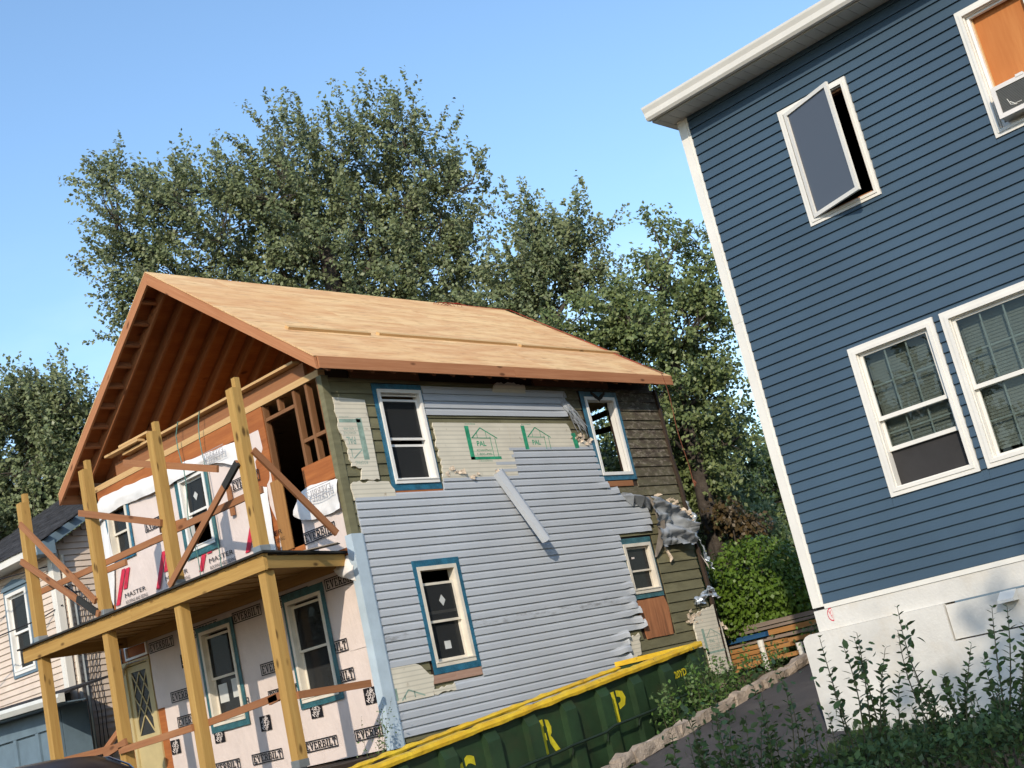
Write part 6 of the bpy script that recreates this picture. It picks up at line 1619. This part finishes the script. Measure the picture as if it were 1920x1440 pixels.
def tree(name, label, group, base, top, blobs, mat, clumps=520, twigs=5, per=13, lsize=0.105, seed=0, trunk_r=0.28, limbs=9, up=0.75, droop=0.0, bark='bark', twlen=(0.5, 1.1), cat='tree', plume=.7):
    rs = np.random.RandomState(seed); base = np.array(base, float); top = np.array(top, float)
    T = thing(name, label, cat, tuple(base), group)
    vol = np.array([b_[3] * b_[3] * b_[4] for b_ in blobs]) ** 0.8; pr = vol / vol.sum()
    pick = rs.choice(len(blobs), clumps, p=pr)
    C = np.array([blobs[k][:3] for k in pick]); Rr = np.array([[blobs[k][3], blobs[k][3], blobs[k][4]] for k in pick])
    d = rdir(rs, clumps); rad = rs.rand(clumps, 1) ** 0.42
    Pc = C + d * rad * Rr
    # trunk and limbs
    mb = MB(); nt_ = 7; TP = []
    for i in range(nt_ + 1):
        t = i / nt_; p = base + (top - base) * t + np.array([math.sin(t * 4 + seed), math.cos(t * 3 + seed), 0]) * .12 * t
        TP.append(p)
    mb.tube([Vector(p) for p in TP], [trunk_r * (1.25 - .75 * i / nt_) for i in range(nt_ + 1)], 9)
    nodes = list(TP[2:]); nrad = [trunk_r * .5] * len(nodes)
    order = rs.permutation(clumps)[:limbs * 3]
    for q, k in enumerate(order):
        tgt = Pc[k]; nd = np.array(nodes); dist = np.linalg.norm(nd - tgt, axis=1) + np.maximum(0, nd[:, 2] - tgt[2] + .3) * 2.0
        j = int(dist.argmin()); a = nodes[j]; Ln = np.linalg.norm(tgt - a)
        if Ln < .3: continue
        r0 = min(nrad[j] * .75, (.10 if q < limbs else .05) * trunk_r / .28 + .012 * Ln); pts = []; m_ = 5
        for i in range(m_ + 1):
            t = i / m_; p = a + (tgt - a) * t + np.array([0, 0, 1]) * math.sin(t * math.pi) * .10 * Ln * (1 if droop == 0 else -.3) + rs.normal(size=3) * .03 * Ln * (0 < i < m_)
            pts.append(p)
        rr = [r0 * (1 - .75 * i / m_) + .006 for i in range(m_ + 1)]
        mb.tube([Vector(p) for p in pts], rr, 6)
        for i in range(1, m_ + 1): nodes.append(pts[i]); nrad.append(rr[i])
    nd = np.array(nodes); nr = np.array(nrad)
    for k in range(clumps):
        dist = np.linalg.norm(nd - Pc[k], axis=1) + np.maximum(0, nd[:, 2] - Pc[k][2]) * 1.0
        j = int(dist.argmin()); a = nd[j]; mid_ = (a + Pc[k]) / 2 + rs.normal(size=3) * .08
        if dist[j] < 3.5: mb.tube([Vector(a), Vector(mid_), Vector(Pc[k])], [min(.022, nr[j]), .014, .006], 4)
    mb.build('trunk', bark, T, smooth=True)
    # leaf sprays along short twigs
    n = clumps * twigs
    ci = np.repeat(np.arange(clumps), twigs)
    edge = (rad[:, 0] > .74)[ci] & (rs.rand(clumps) < plume)[ci]
    outw = d[ci] * np.where(edge, .9, .7)[:, None] + np.array([0, 0, up]) + rs.normal(size=(n, 3)) * np.where(edge, .28, .55)[:, None] + np.array([-.22, .23, 0])
    cdir = d * .75 + np.array([-.20, .22, up + .15]) + rs.normal(size=(clumps, 3)) * .25
    outw = np.where(edge[:, None], cdir[ci] + rs.normal(size=(n, 3)) * .16, outw)
    outw /= np.linalg.norm(outw, axis=1, keepdims=True)
    Lt = rs.uniform(twlen[0], twlen[1], n) * np.where(edge, 1.55, 1.0)
    tt = rs.rand(n, per) ** 0.8
    ctr = Pc[ci] - outw * Lt[:, None] * .35
    pos = ctr[:, None, :] + outw[:, None, :] * (tt * Lt[:, None])[:, :, None]
    pos[:, :, 2] -= droop * (tt * Lt[:, None]) ** 2
    thick = ((1.1 - .85 * tt) * np.where(edge, .062, .10)[:, None])[:, :, None]
    pos += rs.normal(size=pos.shape) * thick
    pos = pos.reshape(-1, 3); m_ = len(pos)
    dirs = rdir(rs, m_) * .75 + np.repeat(outw, per, 0) * .35 + np.array([-.25, .25, -.35]); nor = rdir(rs, m_) * .42 + np.repeat(rdir(rs, n) * .55 + d[ci] * .2, per, 0) + np.array([-.42, -.30, .42])
    siz = rs.uniform(.75, 1.3, m_) * lsize
    leaves('crown', pos, dirs, nor, siz, mat, T, seed, wid=.34, tint=np.clip(np.repeat(rs.rand(n), per) * .65 + rs.rand(m_) * .45, 0, 1))
    return T
T1 = [(9.76,6.74,10.77,1.45,1.6),(8.18,8.61,10.81,1.6,1.5),(5.97,11.25,10.82,1.6,1.2),(7.01,10.31,9.99,1.68,1.55),(8.92,8.37,9.11,2.33,1.81),(10.45,6.54,9.08,1.23,1.55),(5.66,12.07,9.59,1.16,1.03),(11.02,5.57,9.86,0.5,0.6),(7.15,10.76,8.37,2.07,0.90),(9.82,7.90,7.48,2.20,0.90),(5.49,12.72,8.44,0.71,0.65),(5.13,11.87,11.83,0.5,0.4),(10.99,6.28,8.06,0.78,0.78),(9.5,8.5,6.2,2.0,.9),(6.6,11.6,7.0,1.5,.8)]
T1b = [(11.77,4.02,7.34,0.94,1.06),(11.25,4.40,7.98,0.50,0.75),(10.96,5.28,6.55,1.38,0.88),(12.17,3.42,7.67,0.38,0.56),(12.29,3.77,6.34,0.63,0.63),(11.0,5.0,5.4,1.0,.6)]
T2 = [(11.70,1.36,6.09,0.64,0.93),(11.51,2.06,4.84,1.52,0.93),(10.66,3.05,4.91,1.05,0.70),(12.32,0.66,5.99,0.41,0.70),(11.72,2.49,3.02,1.40,1.28),(12.37,2.20,1.71,0.88,1.05),(12.48,1.51,3.21,0.53,0.53),(12.19,2.98,0.24,1.05,1.28),(12.37,1.15,4.56,0.58,0.70),(12.55,1.42,3.55,0.55,0.5),(12.4,1.0,4.85,0.45,0.5),(12.75,1.75,2.3,.55,.7)]
T0 = [(4.46,16.20,6.68,1.73,1.20),(4.97,15.33,7.39,0.80,0.60),(4.34,16.94,5.10,1.87,1.20),(5.37,15.42,5.88,0.93,1.07),(4.18,16.27,7.40,0.80,0.53),(5.4,15.2,4.3,1.2,1.0)]
T3 = [(27.39,9.21,3.55,1.01,0.92),(27.06,10.01,2.46,1.47,0.92),(27.68,9.48,1.91,1.10,0.92),(26.85,10.69,1.32,1.28,0.92),(27.5,9.0,.6,1.6,1.0)]
GRP = 'trees behind the houses'
tree('maple_tree', 'broad tall maple towering behind the plywood roof', GRP, (9.2, 9.0, -3.0), (8.6, 8.6, 9.2), T1, 'leafA', 860, 5, 24, .098, 1, .36, 16)
tree('maple_tree', 'smaller maple just right of the tall one, over the roof ridge end', GRP, (11.6, 5.0, -3.0), (11.4, 4.6, 6.6), T1b, 'leafA', 190, 5, 24, .095, 2, .2, 9)
tree('elm_tree', 'slender light-green tree between the plywood roof and the blue house', GRP, (12.0, 2.4, -2.9), (11.8, 1.8, 5.2), T2, 'leafB', 430, 5, 20, .098, 3, .2, 10, up=.35, droop=.25, plume=.35)
tree('maple_tree', 'dense tree at the left edge behind the beige house roof', GRP, (4.5, 16.5, -3.0), (4.5, 16.3, 6.0), T0, 'leafA', 500, 5, 20, .105, 4, .28, 9)
tree('far_tree', 'distant dark-green tree beside the white corner of the blue house', GRP, (27.3, 9.8, -2.8), (27.3, 9.6, 2.8), T3, 'leafG', 420, 5, 11, .14, 5, .25, 8)
tree('dark_tree', 'dark green tree filling the gap behind the scorched rear wall', GRP, (14.5, 4.2, -2.9), (14.5, 4.2, 1.5), [(14.0, 4.2, 1.2, 1.5, 1.3), (14.2, 3.5, -.4, 1.3, 1.2), (15.2, 3.9, 2.3, 1.2, 1.1), (13.6, 5.2, 2.2, 1.2, 1.2)], 'leafG', 380, 5, 12, .12, 6, .2, 8, up=.2)
tree('far_tree', 'yellow-green tree low behind the vine-covered bush', GRP, (19.0, 6.0, -2.9), (19.0, 6.0, .2), [(18.5, 5.6, .5, 1.3, 1.0), (18.6, 6.8, .9, 1.2, .9), (19, 5.0, -.3, 1.0, .9)], 'leafB', 240, 5, 11, .13, 7, .15, 6, up=.2)
def mound(name, label, cat, blobs, mat, n, size, seed, shell=(.82, 1.02), kind=None, fine=False):
    rs = np.random.RandomState(seed); vol = np.array([b_[3] * b_[4] for b_ in blobs]); pick = rs.choice(len(blobs), n, p=vol / vol.sum())
    C = np.array([blobs[k][:3] for k in pick]); Rr = np.array([[blobs[k][3], blobs[k][3], blobs[k][4]] for k in pick]); d = rdir(rs, n)
    lump = np.array([nz3(a * 3.5, b_ * 3.5, c_ * 3.5 + seed) for a, b_, c_ in (C + d)]) * .14
    Pp = C + d * (rs.uniform(shell[0], shell[1], (n, 1)) + lump[:, None]) * Rr
    dirs = rdir(rs, n) * .7 + d * .35 + np.array([0, 0, -.75]); nor = d + rs.normal(size=(n, 3)) * .35
    Tn = thing(name, label, cat, tuple(np.array(blobs[0][:3]) * [1, 1, 0] + [0, 0, -2.9]))
    leaves('foliage', Pp, dirs, nor, rs.uniform(.7, 1.3, n) * size, mat, Tn, seed, wid=.42, fine=fine)
    mb = MB(); 
    for b_ in blobs:
        for q in range(5): 
            e = rdir(rs, 1)[0] * .7; p1 = (b_[0] + e[0] * b_[3], b_[1] + e[1] * b_[3], b_[2] + e[2] * b_[4]); mb.tube([(b_[0], b_[1], -2.95), ((b_[0] + p1[0]) / 2, (b_[1] + p1[1]) / 2, b_[2] * .6 - 1), p1], [.04, .025, .01], 5)
    mb.build('stem', 'bark', Tn); return Tn
mound('vine_bush', 'rounded bush thickly covered in bright green vine leaves behind the stacked planks', 'bush', [(10.25, .42, -1.36, 1.02, .98), (10.0, .85, -1.75, .85, .80), (10.5, .05, -1.75, .80, .70), (10.4, .6, -2.2, 1.1, .7)], 'leafC', 17000, .082, 11)
mound('brown_shrub', 'brownish low shrub just above the vine-covered bush', 'bush', [(12.3, 1.55, .02, .55, .32), (12.0, 1.9, .35, .55, .42)], 'leafE', 1300, .10, 12, (.3, 1.05))
mound('dark_bush', 'dark shaded bush between the scorched rear corner and the vine bush', 'bush', [(10.2, 1.75, -1.7, .75, .95), (10.9, 2.4, -1.0, .9, .9)], 'leafG', 2600, .11, 13, (.4, 1.05))

# leafy shoots: stem tube plus ovate leaves, one mesh each for stem and leaves
def shoot(parent, p0, p1, seed, n=16, lsize=.05, mat='leafD', bend=.06, name='shoot', r=.0035, fine=True, bushy=0.0):
    rs = np.random.RandomState(seed); p0 = np.array(p0, float); p1 = np.array(p1, float); L_ = np.linalg.norm(p1 - p0)
    side = rs.normal(size=3) * bend * L_; pts = []
    for i in range(7):
        t = i / 6; pts.append(p0 + (p1 - p0) * t + side * math.sin(t * math.pi * .8))
    mb = MB(); mb.tube([Vector(p) for p in pts], [r * (1.3 - i * .16) for i in range(7)], 5)
    st = mb.build(name, 'twig', parent)
    P0 = []; D = []; Nn = []; S = []
    for k in range(n):
        t = 1 - (k / n) ** 1.0 * .92; i = min(5, int(t * 6)); f_ = t * 6 - i; p = pts[i] + (pts[i + 1] - pts[i]) * f_ if i < 6 else pts[6]
        ax = (pts[i + 1] - pts[i]) / np.linalg.norm(pts[i + 1] - pts[i])
        ph = (k % 2) * math.pi + (k // 2) * 1.57 + rs.uniform(-.4, .4)
        a = np.cross(ax, [0.3, .2, 1.0] if abs(ax[2]) < .8 else [1, 0, 0]); a /= np.linalg.norm(a); b_ = np.cross(ax, a)
        o = a * math.cos(ph) + b_ * math.sin(ph)
        for rep in range(2):
            sgn = 1 if rep == 0 else -1
            if rep == 1 and rs.rand() < .25: continue
            dd = o * sgn + ax * rs.uniform(.35, .8)
            P0.append(p + rs.normal(size=3) * .004 * L_); D.append(dd); Nn.append(ax + rs.normal(size=3) * .35); S.append(lsize * rs.uniform(.65, 1.15) * (0.55 + .45 * min(1, k / 5)))
        if bushy and rs.rand() < bushy:
            for rep in range(5):
                P0.append(p + rs.normal(size=3) * lsize * 1.1); D.append(rdir(rs, 1)[0] + [0, 0, .3]); Nn.append(rdir(rs, 1)[0] + [0, 0, .6]); S.append(lsize * rs.uniform(.6, 1.1))
    lv = leaves('leaves', P0, D, Nn, S, mat, st, seed, wid=.30, fold=.06, fine=fine)
    return st
WG = 'weeds along the dumpster and kerb'
WR = random.Random(40)
wl_ = [((2.95, -2.66, -3.02), .55, 5, 'tall green weed against the rear end of the dumpster side'), ((3.35, -2.70, -2.98), .62, 6, 'tallest weed clump at the rear corner of the dumpster'), ((2.4, -2.70, -3.1), .40, 5, 'light green weed clump below the stencilled letter P'),
       ((3.9, -2.62, -2.95), .48, 5, 'weed clump under the hanging foam board'), ((4.5, -2.55, -2.9), .40, 5, 'low weed clump beyond the dumpster beside the kerb'), ((5.2, -2.55, -2.85), .36, 5, 'low weed clump near the pale round kerb stone'), ((6.9, -2.45, -2.72), .48, 6, 'leafy weed growing before the white pipe'), ((8.3, -2.3, -2.66), .42, 6, 'pale leafy weed before the right end of the orange planks'), ((8.9, -2.0, -2.68), .35, 5, 'small weed at the far end of the kerb'), ((4.4, -1.0, -3.05), .3, 5, 'weeds at the foot of the scorched wall'), ((5.8, -1.2, -2.95), .34, 5, 'weeds below the lower end of the hanging foam board')]
for i, (p, hgt, n_, lab) in enumerate(wl_):
    T = thing('weed', lab, 'plant', p, WG)
    for q in range(n_ + 2):
        a = WR.uniform(0, 6.3); r_ = WR.uniform(.02, .16)
        q0 = (p[0] + r_ * math.cos(a), p[1] + r_ * math.sin(a) * .6, p[2] - .35); q1 = (p[0] + r_ * 2.2 * math.cos(a) + .1 * WR.uniform(-1, 1), p[1] + r_ * 1.6 * math.sin(a), p[2] + hgt * WR.uniform(.55, 1.05))
        shoot(T, q0, q1, 100 + i * 20 + q, 14, .075, 'leafF', fine=False, name='stem', r=.004, bushy=.5)
T = thing('weed', 'wispy weed standing between the dumpster rim and the pale corner trim', 'plant', (-.55, -.25, -3.0))
for q in range(7): shoot(T, (-.5 + WR.uniform(-.1, .1), -.26, -3.0), (-.35 + WR.uniform(-.35, .35), -.26 + WR.uniform(-.04, .04), WR.uniform(-2.35, -1.95)), 400 + q, 16, .04, 'leafF', fine=False, name='stem', r=.003, bushy=.25)
T = thing('weed', 'leafy plant behind the parked car at the foot of the porch posts', 'plant', (-1.2, 4.9, -3.0))
for q in range(7): shoot(T, (-1.2 + WR.uniform(-.1, .1), 5.0 + WR.uniform(-.3, .3), -2.6), (-1.2 + WR.uniform(-.25, .25), 5.1 + WR.uniform(-.6, .5), WR.uniform(-1.95, -1.7)), 430 + q, 12, .11, 'leafD', fine=False, name='stem', r=.005)

# clipped privet hedge in the foreground with untrimmed shoots
HE = thing('privet_hedge', 'shaded privet hedge with long untrimmed shoots in front of the white foundation', 'hedge', (-6.2, -10.3, -3.95))
rs = np.random.RandomState(77); n = 15000
tt = rs.rand(n) ** 1.0; A = np.array([-7.6, -9.0]); Bv = np.array([-5.0, -12.0]); ax = (Bv - A) / np.linalg.norm(Bv - A); pe = np.array([-ax[1], ax[0]])
xy = A + (Bv - A) * tt[:, None] + pe * rs.uniform(-.35, .35, n)[:, None]
s_along = tt * np.linalg.norm(Bv - A)
ztop = -2.85 + np.array([.05 * nz3(a * 2.2, b_ * 2.2, 1) + .035 * nz3(a * 7, b_ * 7, 2) for a, b_ in xy]) - .20 * np.clip((1.55 - s_along) / .6, 0, 1) + .05 * np.clip((s_along - 1.9) / .8, 0, 1)
z = ztop - np.abs(rs.normal(size=n)) * .10 - (rs.rand(n) < .25) * rs.rand(n) * .4
P0 = np.column_stack([xy, z]); D = rdir(rs, n) * .8 + np.array([0, 0, .35]); Nn = rdir(rs, n) * .6 + np.array([0, 0, .8])
leaves('foliage', P0, D, Nn, rs.uniform(.6, 1.2, n) * .036, 'leafD', HE, 5, wid=.30, fold=.06, fine=False)
mb = MB()
for q in range(60):
    f_ = q / 59; c_ = A + (Bv - A) * f_ + pe * rs.uniform(-.15, .15); e = rs.normal(size=3) * .12
    mb.tube([(c_[0], c_[1], -3.98), (c_[0] + e[0] * .5, c_[1] + e[1] * .5, -3.4), (c_[0] + e[0], c_[1] + e[1], -2.95)], [.012, .009, .005], 5)
mb.build('stem', 'bark', HE)
TIPS = [((-6.6,-10.12,-2.41),(-6.5,-10.08,-2.83)),((-6.55,-10.16,-2.47),(-6.49,-10.1,-2.82)),((-6.51,-10.22,-2.44),(-6.47,-10.12,-2.83)),((-6.51,-10.21,-2.45),(-6.43,-10.16,-2.84)),((-6.42,-10.31,-2.49),(-6.45,-10.15,-2.84)),((-6.38,-10.31,-2.6),(-6.39,-10.21,-2.84)),((-6.38,-10.41,-2.34),(-6.25,-10.39,-2.83)),((-6.38,-10.38,-2.42),(-6.27,-10.35,-2.82)),((-6.35,-10.34,-2.61),(-6.29,-10.34,-2.82)),((-6.19,-10.56,-2.55),(-6.22,-10.42,-2.82)),((-6.14,-10.66,-2.44),(-6.11,-10.55,-2.82)),((-6.11,-10.69,-2.46),(-6.11,-10.55,-2.82)),((-6.06,-10.73,-2.51),(-6.09,-10.58,-2.8)),((-6.16,-10.57,-2.62),(-6.12,-10.55,-2.81)),((-6.57,-10.09,-2.6),(-6.52,-10.06,-2.84)),((-6.31,-10.36,-2.69),(-6.3,-10.32,-2.83)),((-6.2,-10.5,-2.66),(-6.22,-10.42,-2.82)),((-6.44,-10.26,-2.54),(-6.44,-10.16,-2.83)),((-6.05,-10.69,-2.65),(-6.07,-10.6,-2.81)),((-6.26,-10.43,-2.66),(-6.23,-10.41,-2.82))]
for i, (p1, p0) in enumerate(TIPS): shoot(HE, (p0[0], p0[1], p0[2] - .12), p1, 500 + i, 18, .044, 'leafD', bend=.05, bushy=.10)
for i in range(26):
    f_ = (i + .5) / 26; c_ = A + (Bv - A) * (.42 + .4 * f_) + pe * WR.uniform(-.2, .2)
    shoot(HE, (c_[0], c_[1], -3.0), (c_[0] + WR.uniform(-.06, .06), c_[1] + WR.uniform(-.06, .06), -2.85 + WR.uniform(.05, .16)), 540 + i, 11, .042, 'leafD', bushy=.2)
PB = thing('privet_bush', 'straggly privet bush with bare lower stems before the asphalt driveway', 'bush', (-6.8, -9.75, -3.95))
TIPS2 = [((-6.98,-9.63,-2.48),(-6.89,-9.62,-2.82)),((-6.95,-9.64,-2.56),(-6.92,-9.58,-2.83)),((-6.88,-9.75,-2.5),(-6.83,-9.68,-2.84)),((-6.8,-9.84,-2.52),(-6.76,-9.76,-2.86)),((-6.76,-9.88,-2.54),(-6.73,-9.79,-2.87)),((-6.73,-9.92,-2.54),(-6.72,-9.81,-2.88)),((-6.69,-9.94,-2.62),(-6.67,-9.85,-2.89)),((-6.65,-9.96,-2.68),(-6.64,-9.89,-2.88)),((-6.82,-9.78,-2.6),(-6.8,-9.71,-2.85)),((-6.99,-9.57,-2.65),(-6.97,-9.52,-2.81)),((-6.92,-9.65,-2.65),(-6.9,-9.6,-2.84)),((-6.62,-10.0,-2.67),(-6.6,-9.94,-2.88)),((-6.58,-10.03,-2.7),(-6.58,-9.97,-2.86)),((-6.87,-9.72,-2.63),(-6.86,-9.65,-2.83)),((-6.75,-9.85,-2.66),(-6.77,-9.74,-2.86)),((-6.71,-9.88,-2.7),(-6.69,-9.84,-2.89))]
for i, (p1, p0) in enumerate(TIPS2): shoot(PB, (p0[0], p0[1], p0[2] - .25), p1, 600 + i, 20, .040, 'leafD', bend=.06, bushy=.22)
for i in range(16):
    p1, p0 = TIPS2[i % 16]; o = (WR.uniform(-.08, .08), WR.uniform(-.08, .08))
    shoot(PB, (p0[0] + o[0], p0[1] + o[1], -3.1), (p1[0] + o[0] * 1.5, p1[1] + o[1] * 1.5, p1[2] - WR.uniform(.10, .22)), 640 + i, 15, .040, 'leafD', bend=.06, bushy=.35)

# grass along the foot of the foundation and on the yard side of the kerb
rs = np.random.RandomState(5); n = 9000
gx = np.concatenate([rs.uniform(.5, 1.62, n // 2), rs.uniform(-1.5, 9, n // 2)]); gy = np.concatenate([rs.uniform(-9.5, -5.6, n // 2), rs.uniform(-2.75, -2.45, n // 2)])
gz = np.array([max(ground_h(a, b_), hd(a, b_) if b_ < -3 else -9) for a, b_ in zip(gx, gy)])
D = rs.normal(size=(n, 3)) * .35 + np.array([0, 0, 1.0])
leaves('grass', np.column_stack([gx, gy, gz - .01]), D, rdir(rs, n), rs.uniform(.06, .16, n), 'grass', None, 8, wid=.05, fold=.0, kind='stuff')

# trees on the near side of the street: one shades the hedge and foundation foot, unseen others are added opposite to darken the window reflections
tree('street_tree', 'leafy tree behind the viewpoint shading the privet hedge', 'trees across the street', (-17.6, -18.6, -4.0), (-17.2, -18.5, 5.0), [(-17.0, -19.6, 5.9, 2.9, 2.5), (-17.0, -17.3, 3.3, 2.1, 1.9), (-17.2, -18.6, 4.4, 2.4, 2.4)], 'leafA', 380, 5, 11, .17, 21, .3, 8)
for i, (x, y, z, r_) in enumerate(((-30, 8, 3, 4.0), (-32, 20, 4, 4.5), (-27, 30, 3, 4.0), (-34, -4, 3.5, 4.0))):
    tree('street_tree', ('unseen rounded leafy tree added across the street opposite the porch', 'unseen leafy tree added further left across the street', 'unseen leftmost leafy tree added across the street', 'unseen leafy tree added across the street opposite the dumpster')[i], 'trees across the street', (x, y, -4.0), (x, y, z + 1), [(x, y, z, r_, r_ * .9), (x + 1, y + 2, z - 2, r_ * .8, r_ * .7), (x, y - 2, z - 2, r_ * .8, r_ * .7)], 'leafG', 200, 4, 8, .34, 30 + i, .3, 5, twlen=(.9, 1.8))
